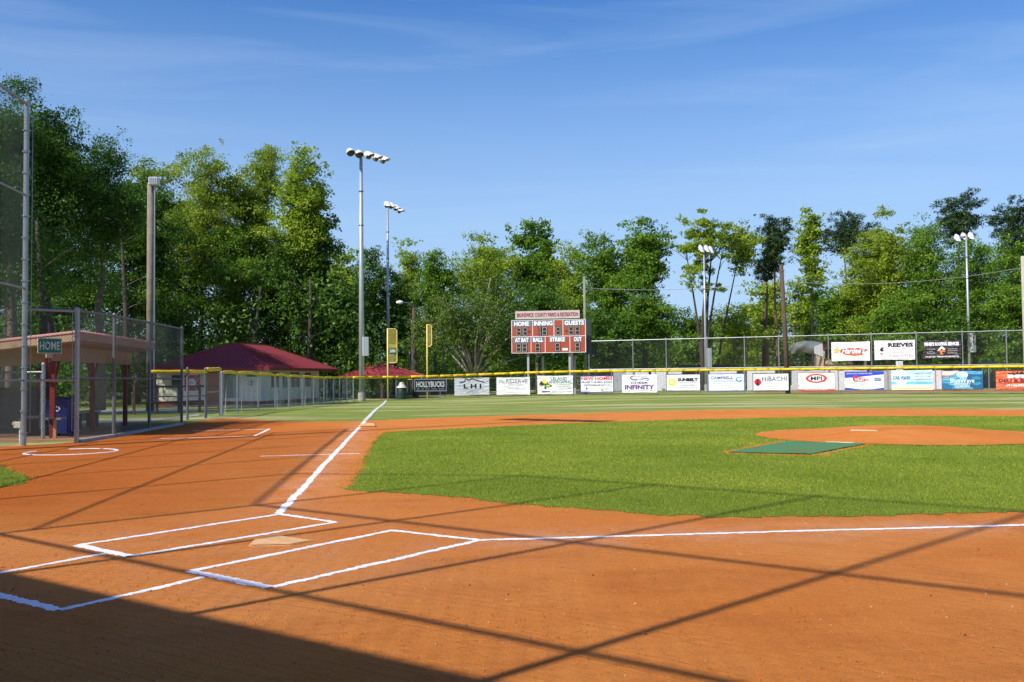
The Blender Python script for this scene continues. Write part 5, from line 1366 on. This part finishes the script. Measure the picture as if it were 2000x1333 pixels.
for s_, cx_, w_, cy_, h_ in (('HOME', .14, .20, .893, .135), ('INNING', .433, .25, .893, .135), ('GUESTS', .848, .26, .893, .135), ('AT BAT', .14, .185, .40, .13), ('BALL', .36, .135, .40, .13), ('STRIKE', .62, .20, .40, .13), ('OUT', .892, .10, .40, .13)):
    P.text(s_, cx_, cy_, w_, h_, (.84, .85, .87), .035, name='lettering')
P.rect(.685, .065, .76, .135, WHT, 'maker_plate')
P.done()
digits = []
def digit(cx_, cy_, one=False):
    w = .062*Wd; h = .245*Hd; x = cx_*Wd; z = cy_*Hd
    if one: w *= .55
    mb = MB(); mb.box((x, -.012, z), (w+.05, .03, h+.05)); d = mb.build('digit', M_BLACK, sb, world=False)
    mb = MB()
    cw = .042
    cols_ = 4; rows_ = 7
    for r in range(rows_):
        for c in range(cols_):
            if one and c < 3: continue
            if not one and 0 < c < cols_-1 and r not in (0, 3, 6): continue
            bx_ = x + (c/(cols_-1)-.5)*w*(.86 if not one else .0); bz = z+(r/(rows_-1)-.5)*h*.9
            mb.box((bx_, -.032, bz), (cw, .012, cw))
    b = mb.build('bulb', mat('bulb_glass', (.72, .72, .62), .3), sb, world=False); b.parent = d
for cx_, cy_, o1 in ((.103, .655, 0), (.188, .655, 0), (.39, .655, 1), (.45, .655, 0), (.632, .655, 0), (.805, .655, 0), (.888, .655, 0), (.098, .17, 0), (.178, .17, 0), (.355, .17, 0), (.62, .17, 0), (.888, .17, 0)): digit(cx_, cy_, o1)
for cx_ in (.245, .742):
    mb = MB(); mb.box((cx_*Wd, -.012, .655*Hd), (.10, .02, .10)); mb.build('bonus_lamp', M_BLACK, sb, world=False)
for u in (.215, .775):
    mb = MB(); mb.box((u*Wd, .34, (-zb+Hd-.2)/2+(-.0)), (.15, .18, zb+Hd+.25)); mb.build('post', mat('grey_steel_beam', (.40, .42, .43), .5, .3, .12, 3), sb, world=False)
mb = MB(); a_ = .215; 
mb.box((-.08+Wd, .45, Hd*.45), (.02, .3, Hd*.9)); mb.build('side_box', M_DGREEN, sb, world=False)
# second pair of posts behind
for px_, D in ((1060, 72.5), (1122, 72.0)):
    x, y = W(px_, D); o = MB(); o.box((x, y, 1.4), (.16, .16, 2.9), rz=rzs); ob = o.build('steel_post', mat('grey_steel_beam', (.40, .42, .43), .5, .3), None)
    tag(ob, 'thin grey steel post behind the landscaping banner' if px_ == 1060 else 'grey steel post standing just right of the landscaping banner', 'post')
# header sign
h0, h1 = Z(1007, 624, DS+.5), Z(1007, 610, DS+.5); hx0 = (1007-999)*DS/CF; hw2 = (1134.5-1007)*DS/CF
hd = thing('header_sign', 'long off white sign above the scoreboard with dark red lettering', 'sign', (0, 0, 0), rzs)
p0 = Vector((sxl, syl, 0)) + Vector((math.cos(rzs), math.sin(rzs), 0))*hx0
hd.location = (p0.x, p0.y, h0); PM['header_sign'] = None
hh_ = h1-h0+.06
mb = MB(); mb.box((hw2/2, .04, hh_/2), (hw2, .07, hh_)); mb.build('board', mat('off_white_board', (.50, .45, .43), .7, 0, .12, 3), hd, world=False)
P = Panel(hd, hw2, hh_); P.text('BRUNSWICK COUNTY PARKS & RECREATION', .5, .5, .95, .52, (.30, .03, .06), .028)
for s_, u in (('B', .033), ('C', .312), ('P', .488), ('R', .722)): pass
P.done()
mb = MB()
for u in (.2, .8): mb.box((u*hw2, .1, -.06), (.06, .05, .3))
mb.build('bracket', M_GALVD, hd, world=False)
x, y = W(1150.5, 71.2); ob = MB(); ob.box((x, y, (Z(1150, 626, 71.2)+Z(1150, 692, 71.2))/2), (.32, .22, Z(1150, 626, 71.2)-Z(1150, 692, 71.2)), rz=.2, bevel=.02); o = ob.build('control_cabinet', mat('dark_green_metal', (.05, .08, .07), .5), None); tag(o, 'narrow dark green cabinet on the pole at the right of the scoreboard', 'cabinet')
x, y = W(1546, 62.3); t = thing('meter_box', 'small beige box on a stub at the foot of the outfield fence', 'utility box', (x, y, 0))
mb = MB(); mb.box((x, y, .45), (.17, .12, .32), bevel=.01); mb.build('box', mat('beige_box', (.55, .52, .42), .6), t); mb = MB(); mb.tube((x, y, 0), (x, y, .3), .025); mb.build('stub', M_GALV, t)

# ------------------------------------------------------------------ trees
L_OAK = leaf_mat('oak_leaves', (.018, .062, .008), (.130, .260, .022), .35)
L_MID = leaf_mat('maple_leaves', (.045, .130, .012), (.235, .400, .035), .42)
L_LITE = leaf_mat('spring_leaves', (.13, .23, .016), (.44, .57, .055), .45)
L_YEL = leaf_mat('budding_leaves', (.13, .21, .014), (.40, .52, .055), .45)
L_PINE = leaf_mat('pine_needles', (.015, .045, .014), (.065, .120, .034), .15)
L_GLOS = leaf_mat('pear_leaves', (.026, .078, .010), (.19, .29, .040), .3)
def leaf_cloud(centres, radii, n, s, seed, flat=.75, pine=False):
    "leaves gathered on twigs, twigs gathered in uneven sprays"
    n = int(n*1.8); s = s*.80
    r_ = np.random.RandomState(seed); m = 14 if not pine else 9
    K = len(centres); d_ = r_.normal(size=(K, m, 3)); st = r_.normal(size=(K, 1, 3)); st /= np.linalg.norm(st, axis=2)[:, :, None]
    d_ = d_ + st*(d_*st).sum(2)[:, :, None]*.7
    sub = centres[:, None]+d_*radii[:, None, None]*np.array([.50, .50, .50*flat]); sub = sub.reshape(-1, 3); sr = np.repeat(radii, m)*r_.uniform(.14, .40, K*m)
    k = r_.choice(len(sub), n, p=sr**1.5/np.sum(sr**1.5))
    v = r_.normal(size=(n, 3)); p_ = sub[k]+v*sr[k][:, None]*np.array([.8, .8, .55]); v /= np.linalg.norm(v, axis=1)[:, None]
    nrm = r_.normal(size=(n, 3))*.75 + v*.35 + np.array([0, 0, .6]); nrm /= np.linalg.norm(nrm, axis=1)[:, None]
    t1 = np.cross(nrm, r_.normal(size=(n, 3))); t1 /= np.linalg.norm(t1, axis=1)[:, None]+1e-9; t2 = np.cross(nrm, t1)
    sz = s*r_.uniform(.5, 1.35, n)[:, None]
    asp = .30 if pine else .66
    co = np.stack([p_-t1*sz*.55, p_+t1*sz*.55, p_+t2*sz*asp+t1*sz*r_.uniform(-.3, .3, (n, 1))], 1)
    return co.reshape(-1, 3)
TREE_N = 0
def tree(px_, D, ytop, hw, ybot, leafm, label, seed, name='tree', n=None, bark=M_BARK, tr=.2, ls=None, dens=1.0, clump=.75, lean=0.0, gap=.34, pine=False, base_z=None, multi=1, xy=None, trunk_px=None, group='trees round the ballpark', limbs=7, cr=None):
    rnd = random.Random(seed); r_ = np.random.RandomState(seed)
    x, y = xy or W(trunk_px if trunk_px is not None else px_, D); gz = zg(x, y)
    cx_, cy_ = xy or W(px_, D)
    zt = Z(px_, ytop, D); zb_ = Z(px_, ybot, D); R = hw*D/CF; H = (zt-zb_)/2; cz = (zt+zb_)/2
    t = thing(name, label, 'tree', (x, y, gz), 0, group)
    # clumps: shell weighted, lobed
    nc = cr or int(max(18, min(170, 4.6*R*H/(clump**2))))
    lob = [(rnd.uniform(0, 2*PI), rnd.uniform(-.6, .9), rnd.uniform(.55, 1.0)) for _ in range(7)]
    C = []; Rr = []
    tries = 0
    while len(C) < nc and tries < 6000:
        tries += 1
        v = r_.normal(size=3); v /= np.linalg.norm(v); u = r_.uniform(.08, 1)**.42
        az_ = math.atan2(v[1], v[0]); amp = .80+.20*math.sin(3*az_+seed)+.20*math.sin(2*az_+4*v[2]+seed*2.1)+.20*math.sin(6*v[2]+seed*1.3)+r_.uniform(-.20, .16)
        # crown narrower at the foot
        taper = 1-.35*max(0, -v[2])
        Ro = max(R*.55, R-clump*.6); p_ = np.array([cx_+v[0]*u*Ro*amp*taper, cy_+v[1]*u*Ro*amp*taper, cz+v[2]*u*H*min(1.0, amp+.1)])
        rr_ = clump*rnd.uniform(.55, 1.25)*(1.0 if not pine else .9)
        if C and min(np.linalg.norm((p_-c)/np.array([1, 1, .8])) for c in C) < rr_*gap: continue
        C.append(p_); Rr.append(rr_)
    C = np.array(C); Rr = np.array(Rr)
    hi_ = (C[:, 2]+Rr*.7).max(); C[:, 2] = zb_+(C[:, 2]-zb_)*(zt-zb_)/max(.1, hi_-zb_)
    ls = ls or D*.0030
    n = n or int(np.pi*R*H*2.6*dens*2.6/(ls*ls*.33))
    n = max(1500, min(n, 21000))
    co = leaf_cloud(C, Rr, n, ls*rnd.choice((.85, 1, 1.15)), seed, .5, pine)
    co -= np.array([x, y, gz])
    quads('crown', co, leafm, t, nv=3)
    # skeleton
    mb = MB(); tops = []
    for m_i in range(multi):
        ang = rnd.uniform(0, 2*PI); spread = 0 if multi == 1 else R*.45
        ex, ey = cx_+math.cos(ang)*spread, cy_+math.sin(ang)*spread
        pts = []; K = 6
        for k in range(K+1):
            f_ = k/K; pts.append(Vector((x+(ex-x)*f_**1.5+rnd.uniform(-.12, .12)*min(1, f_*3), y+(ey-y)*f_**1.5+rnd.uniform(-.12, .12)*min(1, f_*3), gz-.1+(zt-clump-gz)*(.93 if H*2 < (zt-gz)*.5 else .82)*f_)))
        r0 = tr*(1 if m_i == 0 else .7)
        mb.path(pts, [r0*(1-.82*(k/K)) for k in range(K+1)], 8); tops.append((pts, r0))
    nodes = []
    for pts, r0 in tops:
        for k in range(1, len(pts)):
            for s_ in (0, .5):
                p_ = pts[k-1].lerp(pts[k], s_); 
                if p_.z > zb_-H*.5: nodes.append((p_, r0*(1-.82*((k-1+s_)/(len(pts)-1)))))
    if not nodes: nodes = [(tops[0][0][-2], tops[0][1]*.3)]
    # limbs towards grown clumps
    order = sorted(range(len(C)), key=lambda i: -np.hypot(C[i][0]-cx_, C[i][1]-cy_))
    limb_nodes = []
    for i in order[:limbs*2]:
        c = Vector(C[i]); low = [(p_, r0) for p_, r0 in nodes if p_.z < c.z-.15*H] or nodes[:1]
        p_, r0 = min(low, key=lambda q: (q[0]-c).length+abs((c.z-q[0].z)-(Vector((q[0].x, q[0].y))-Vector((c.x, c.y))).length*.8))
        m1 = p_.lerp(c, .4)+Vector((rnd.uniform(-.2, .2), rnd.uniform(-.2, .2), rnd.uniform(-.1, .25)))*min(1, R*.4); m2 = p_.lerp(c, .75)+Vector((rnd.uniform(-.15, .15), rnd.uniform(-.15, .15), rnd.uniform(0, .2)))
        rl = min(r0*.6, tr*.42); mb.path([p_, m1, m2, c], [rl, rl*.7, rl*.42, rl*.12], 6); limb_nodes += [(m1, rl*.6), (m2, rl*.35)]
    for i in order[limbs*2:]:
        c = Vector(C[i]); p_, r0 = min(limb_nodes+nodes, key=lambda q: (q[0]-c).length)
        rl = min(r0*.5, .05); mid = p_.lerp(c, .5)+Vector((rnd.uniform(-.1, .1), rnd.uniform(-.1, .1), rnd.uniform(0, .12))); mb.path([p_, mid, c], [rl, rl*.7, rl*.25], 4)
    mb.build('trunk', bark, t, smooth_=True)
    return t
OAKL = 'dark evergreen oak'
TREES = [
 # px, D, ytop, hw, ybot, leaf, label, kw
 (-70, 41, 120, 110, 560, L_OAK, 'large dark oak behind the backstop at the left edge', dict(tr=.34)),
 (22, 44, 138, 62, 560, L_OAK, 'dark oak whose crown shows through the backstop mesh', dict(tr=.3)),
 (92, 46, 200, 74, 600, L_OAK, 'dark leafy oak just right of the tall backstop post', dict(tr=.36, bark=M_BARKD)),
 (195, 48, 262, 92, 590, L_OAK, 'broad dark oak between the backstop and the wooden floodlight pole', dict(tr=.30)),
 (120, 66, 420, 130, 700, L_OAK, 'low dark oak crown directly above the dugout roof', dict(tr=.3, bark=M_BARKD)),
 (268, 66, 330, 80, 680, L_OAK, 'dark tree directly behind the wooden floodlight pole', dict(tr=.25)),
 (350, 74, 400, 100, 690, L_OAK, 'dark oak rising right of the wooden floodlight pole', dict(tr=.3)),
 (300, 76, 315, 80, 560, L_YEL, 'yellow green crown showing over the dark oaks left of the tall light pole', dict(tr=.2)),
 (392, 74, 275, 78, 600, L_YEL, 'yellow green spring tree with the highest rounded top behind the concession roof', dict(tr=.22)),
 (478, 76, 330, 70, 600, L_YEL, 'yellow green tree with twiggy top above the concession roof ridge', dict(tr=.2)),
 (520, 78, 272, 42, 420, L_YEL, 'thin airy yellow green top standing above the woods left of the tall light pole', dict(tr=.12, dens=.8)),
 (592, 75, 280, 52, 560, L_LITE, 'light green tree with a branch reaching right towards the tall light pole', dict(tr=.2)),
 (455, 74, 440, 95, 700, L_MID, 'mid green tree behind the ridge of the concession roof', dict(tr=.25)),
 (545, 75, 460, 85, 700, L_OAK, 'dark green tree behind the right slope of the concession roof', dict(tr=.24)),
 (612, 76, 408, 50, 650, L_OAK, 'dark tree with a knobbly crown left of the tall light pole', dict(tr=.25, bark=M_BARKD)),
 (648, 84, 560, 70, 720, L_MID, 'dark limbed tree beside the tall light pole with low spreading branches', dict(tr=.3, bark=M_BARKD)),
 (665, 92, 485, 52, 690, L_LITE, 'pale green distant tree just left of the tall light pole', dict(tr=.15)),
 (725, 88, 480, 42, 700, L_OAK, 'dark tree filling the gap between the two tall light poles', dict(tr=.2)),
 (770, 90, 520, 50, 715, L_OAK, 'dark tree behind the foul pole screen', dict(tr=.2)),
 (798, 96, 462, 30, 640, L_LITE, 'slim light green tree between the second light pole and the round tree', dict(tr=.14, bark=M_BARKP)),
 (850, 94, 490, 55, 700, L_MID, 'green tree behind the brown street lamp pole', dict(tr=.16)),
 (950, 98, 450, 88, 640, L_LITE, 'light crown rising behind the round tree with pale limbs', dict(tr=.16)),
 (1048, 98, 428, 62, 640, L_MID, 'tree with a rounded tuft on top, above and left of the scoreboard', dict(tr=.16)),
 (1118, 95, 468, 64, 680, L_LITE, 'light green tree directly above the scoreboard pole', dict(tr=.16)),
 (1050, 84, 540, 75, 715, L_OAK, 'dark bushy tree behind the scoreboard', dict(tr=.18)),
 (1185, 92, 448, 66, 690, L_MID, 'green tree right of the scoreboard pole', dict(tr=.18)),
 (1258, 89, 420, 56, 620, L_MID, 'tall green tree with an open tiered top right of the scoreboard', dict(tr=.2, dens=.8)),
 (1262, 88, 530, 72, 712, L_MID, 'wide green tree low behind the left end of the tall fence', dict(tr=.24, bark=M_BARKD)),
 (1190, 86, 600, 60, 720, L_OAK, 'dark low tree behind the first bays of the tall fence', dict(tr=.15)),
 (1360, 88, 618, 42, 720, L_MID, 'low scrubby tree left of the slender light pole', dict(tr=.12)),
 (1432, 92, 588, 66, 722, L_LITE, 'bright green round bush like tree right of the slender light pole', dict(tr=.16)),
 (1500, 104, 545, 60, 715, L_LITE, 'hazy light green tree behind the leaning pole', dict(tr=.12, dens=.6)),
 (1575, 99, 540, 42, 715, L_LITE, 'light green tree just right of the leaning pole', dict(tr=.12, dens=.7)),
 (1588, 95, 402, 24, 610, L_LITE, 'slim light green spire tree right of the round headed pine', dict(tr=.12, dens=.8, bark=M_BARKP)),
 (1640, 92, 560, 55, 720, L_MID, 'green tree behind the star banner', dict(tr=.15)),
 (1735, 88, 402, 72, 640, L_YEL, 'large yellow green tree rising above the bold black banner', dict(tr=.26)),
 (1690, 90, 470, 60, 700, L_YEL, 'yellow green tree left of the largest spring tree at the right', dict(tr=.2)),
 (1812, 86, 435, 64, 680, L_MID, 'mid green tree left of the light pole at the right', dict(tr=.24)),
 (1758, 84, 570, 75, 722, L_MID, 'low leafy tree behind the white and black banners', dict(tr=.15)),
 (1905, 84, 470, 75, 700, L_MID, 'green tree behind the light pole at the right', dict(tr=.24)),
 (1860, 82, 600, 70, 725, L_OAK, 'dark low tree behind the black roofing banner', dict(tr=.15)),
 (1985, 78, 470, 72, 725, L_MID, 'green tree at the right edge of the picture with a bare limb', dict(tr=.22)),
 (2100, 76, 430, 110, 720, L_MID, 'big green tree just outside the right edge', dict(tr=.3)),
]
for i, (px_, D, yt, hw, yb, lm_, lab, kw) in enumerate(TREES):
    kw = dict(kw); kw.setdefault('clump', .62 + .5*min(1, hw*D/CF/4)); tree(px_, D, yt, hw, yb, lm_, lab, 100+i, **kw)
PINES = [(1517, 90, 418, 38, 545, 'tall pine with a rounded dark head and long bare trunk'), (1655, 95, 408, 62, 500, 'dark pine behind the large yellow green tree'),
         (1878, 93, 370, 58, 495, 'tallest dark pine behind the light pole at the right'), (1990, 88, 378, 52, 520, 'dark pine at the top right edge of the woods'), (1500, 92, 500, 42, 560, 'smaller dark pine tier left of the leaning pole')]
for i, (px_, D, yt, hw, yb, lab) in enumerate(PINES):
    tree(px_, D, yt, hw, yb, L_PINE, lab, 300+i, name='pine_tree', tr=.2, clump=.62, pine=True, bark=mat('pine_bark', (.16, .09, .06), .95, 0, .35, 5, .6, 14), dens=1.5, limbs=9, ls=.30)
# round tree with many pale rising limbs behind the fence
x, y = W(926, 74.5); t = thing('tree', 'round glossy tree with many pale rising limbs behind the white roof outline banner', 'tree', (x, y, zg(x, y)), 0, 'trees round the ballpark')
rnd = random.Random(12); mb = MB(); gz = zg(x, y); cen = []; rad_ = []
mb.path([(x, y, gz-.1), (x+.02, y, gz+.7), (x-.02, y, 1.6)], [.30, .22, .19], 10)
for k in range(26):
    a = 2*PI*k/26*3.3+rnd.uniform(-.2, .2); sp_r = rnd.uniform(.15, 1)**.6*4.6; hgt = 9.0*(1-.50*(sp_r/4.6)**2)+rnd.uniform(-1.4, .8)
    e_ = Vector((x+math.cos(a)*sp_r, y+math.sin(a)*sp_r*.9, gz+hgt)); s0 = Vector((x, y, gz+rnd.uniform(.9, 1.9)))
    m1 = s0.lerp(e_, .3)+Vector((0, 0, .2)); m2 = s0.lerp(e_, .65)+Vector((rnd.uniform(-.2, .2), rnd.uniform(-.2, .2), .3)); rl = rnd.uniform(.08, .13)
    mb.path([s0, m1, m2, e_], [rl, rl*.75, rl*.5, rl*.15], 6)
    for q in range(4):
        b0 = m1.lerp(e_, .25+.2*q); dirn = Vector((rnd.uniform(-1, 1), rnd.uniform(-1, 1), rnd.uniform(.1, 1))).normalized(); b1 = b0+dirn*rnd.uniform(.7, 1.4); mb.path([b0, b0.lerp(b1, .5)+Vector((0, 0, .08)), b1], [.03, .02, .008], 4); cen.append(b1[:]); rad_.append(rnd.uniform(.55, .95))
    cen.append(e_[:]); rad_.append(rnd.uniform(.6, 1.0)); cen.append(m2[:]); rad_.append(.6)
for k in range(40):
    a = rnd.uniform(0, 2*PI); hh_ = rnd.uniform(1.8, 7.5); rr_ = (4.8*math.sqrt(max(0, 1-((hh_-5)/5.0)**2)))*rnd.uniform(.75, 1.02); cen.append((x+math.cos(a)*rr_, y+math.sin(a)*rr_*.9, gz+hh_)); rad_.append(rnd.uniform(.5, .85))
mb.path([(x+.05, y, gz+.9), (x+.9, y-.2, gz+2.0), (x+2.4, y-.3, gz+2.6), (x+3.9, y-.3, gz+3.0)], [.13, .10, .07, .03], 7)
mb.build('trunk', M_BARKP, t, smooth_=True)
kp = [i_ for i_, c_i in enumerate(cen) if not (math.hypot(c_i[0]-x, c_i[1]-y) < 2.2-.30*(c_i[2]-gz) ) and not (c_i[1] < y-1.2 and abs(c_i[0]-x) < 1.9-.3*(c_i[2]-gz))]
cen = [cen[i_] for i_ in kp]; rad_ = [rad_[i_] for i_ in kp]
co = leaf_cloud(np.array(cen), np.array(rad_), 19000, .19, 77, .9); co -= np.array([x, y, gz]); quads('crown', co, L_GLOS, t, nv=3)

# sparse two-stemmed tree against the sky
t = tree(1380, 86, 410, 84, 590, L_LITE, 'sparse open crowned tree with dark forked limbs against the sky', 555, tr=.26, clump=.46, dens=.6, bark=M_BARKD, multi=4, limbs=16, gap=.7, cr=70, trunk_px=1372)
tree(1455, 88, 432, 40, 540, L_YEL, 'thin yellowish crown between the forked tree and the round headed pine', 556, tr=.14, clump=.5, dens=.7, bark=M_BARKD, gap=.9, trunk_px=1400)
# trees outside the frame on the left throw the shade on the concession roof and the lawn
tree(0, 40, 0, 0, 0, L_OAK, 'dark oak standing beyond the home dugout left of the concession building', 600, xy=(-21.5, 42), tr=.35) if False else None
def free_tree(xy, h, R, lm_, label, seed, mid=.62, hf=.36, ls=.22, nl=22000):
    x, y = xy; D = 40
    t = thing('tree', label, 'tree', (x, y, 0), 0, 'trees round the ballpark'); r_ = np.random.RandomState(seed); v = r_.normal(size=(60, 3)); v /= np.linalg.norm(v, axis=1)[:, None]
    C = np.array([x, y, h*mid])+v*np.array([R, R, h*hf])*(r_.uniform(.3, 1, (60, 1))**.5); Rr = r_.uniform(.9, 1.6, 60)
    co = leaf_cloud(C, Rr, nl, ls, seed, .7); co -= np.array([x, y, 0]); quads('crown', co, lm_, t, nv=3); mb = MB(); mb.path([(x, y, -.1), (x+.1, y, h*.3), (x, y+.1, h*.75)], [.35, .28, .1], 8)
    for c in C[:14]: mb.path([(x, y, h*.35), tuple((Vector((x, y, h*.45))).lerp(Vector(c), .5)), tuple(c)], [.12, .07, .02], 5)
    mb.build('trunk', M_BARKD, t, smooth_=True)
free_tree((-19.6, 46.4), 15.2, 3.6, L_OAK, 'dark oak left of the concession building, hidden behind the dugout', 601, .82, .17)
free_tree((13, -24), 17, 6, L_OAK, 'unseen oak added to block sky light, behind the right wing of the backstop', 611)  # three unseen oaks added behind the camera to deepen the foreground shade
free_tree((2, -27), 18, 6.5, L_OAK, 'unseen oak added to block sky light, behind the scorer building', 612)
free_tree((26, -17), 16, 6, L_OAK, 'unseen oak added to block sky light, beyond the visitors side', 613)
free_tree((-15.5, 30), 10.5, 3.0, L_OAK, 'dark oak behind the dugout whose trunk shows under the roof', 602, ls=.12, nl=45000)
free_tree((-16.5, 18), 9.0, 2.8, L_OAK, 'dark oak close behind the home dugout', 603, ls=.10, nl=40000)
free_tree((-15.3, 13.1), 13, 3.5, L_OAK, 'dark oak shading the home dugout from the left', 605, .68, .26, ls=.10, nl=42000)
free_tree((-21, 10), 12, 4, L_OAK, 'large dark oak beyond the left edge behind the backstop', 604)

# woods behind: one mass nobody could count
def woods(px0, px1, n, lm_, label, seed, Dm=(96, 122), ytop=lambda p_: 560, ybot=725, s=.34):
    r_ = np.random.RandomState(seed); P_ = r_.uniform(px0, px1, 520); C = []; Rr = []
    for p_ in P_:
        D = r_.uniform(*Dm); yt = ytop(p_)+r_.uniform(-10, 60); py_ = yt+(752-yt)*r_.uniform(0, 1)**.8; a_ = W(p_, D); C.append((a_[0], a_[1], max(.2, Z(p_, py_, D)))); Rr.append(r_.uniform(1.2, 2.4))
    co = leaf_cloud(np.array(C), np.array(Rr), n, s, seed, .8); o = quads('woodland', co, lm_, kind='stuff', nv=3); o['label'] = label
woods(-200, 720, 45000, L_OAK, 'dense dark undergrowth and woods behind the concession building', 1, (68, 100), lambda p_: 520)
woods(640, 1330, 45000, L_MID, 'green woods filling in behind the scoreboard', 2, (100, 122), lambda p_: 610)
woods(1320, 1600, 22000, L_LITE, 'pale thin woods behind the leaning pole', 3, (104, 124), lambda p_: 640)
woods(1590, 2200, 45000, L_MID, 'green woods behind the banners at the right', 4, (98, 120), lambda p_: 560)
woods(-250, 2250, 55000, L_OAK, 'distant dark woods closing the view under the crowns', 5, (126, 150), lambda p_: 660, s=.80)
woods(-300, 190, 20000, L_OAK, 'dark shrubs and saplings beyond the dugout', 6, (56, 66), lambda p_: 640, ybot=752, s=.24)
M_FLOOR = mat('shaded_leaf_litter', (.075, .060, .030), .95, 0, .4, 3, .5, 20)
strip('forest_floor', [W(-500, 84), W(900, 86), W(1500, 92), W(2600, 92), W(2900, 240), W(-700, 240)], M_FLOOR, .02)
strip('forest_floor', [(-10.2, 14), (-10.0, 24), (-13, 34), (-17, 44), (-40, 60), (-60, 20), (-30, 5)], M_FLOOR, .02)  # litter kept dark so its colour carries the tree shade beyond the dugout
# slim bare trunks within the woods
r_ = random.Random(21)
for k, (px_, D, yt, lab) in enumerate([(250, 62, 420, 'dark bare trunk between dugout and concession roof'), (90, 40, 430, 'thick grey trunk behind the dugout roof beside the tall post'), (490, 70, 560, 'dark slanting trunk above the concession roof ridge'), (552, 74, 560, 'slim trunk behind the right half of the concession roof'),
        (605, 72, 540, 'pair trunk right of the concession roof ridge'), (1300, 90, 600, 'pale slim trunk low behind the tall fence'), (1490, 94, 560, 'slim grey trunk left of the leaning pole'), (1597, 96, 600, 'slim pale trunk behind the torn tarp'), (1670, 92, 560, 'slim trunk above the star banner'), (1780, 90, 560, 'slim trunk above the black roofing banner')]):
    x, y, z = G(px_, D); zt = Z(px_, yt, D); mb = MB(); l_ = r_.uniform(-.8, .8)
    mb.path([(x, y, z-.1), (x+l_*.3, y, z+(zt-z)*.5), (x+l_, y, zt)], [.22, .16, .07], 7)
    for q in range(4): a_ = Vector((x+l_*.5, y, z+(zt-z)*(.5+.12*q))); b_ = a_+Vector((r_.choice((-1, 1))*r_.uniform(.8, 1.8), r_.uniform(-.5, .5), r_.uniform(.3, 1.2))); mb.path([a_, a_.lerp(b_, .5)+Vector((0, 0, .1)), b_], [.06, .045, .015], 5)
    o = mb.build('bare_tree', M_BARKP if px_ in (1300, 1597) else M_BARKD, smooth_=True); tag(o, lab, 'tree', 'bare stems in the woods')
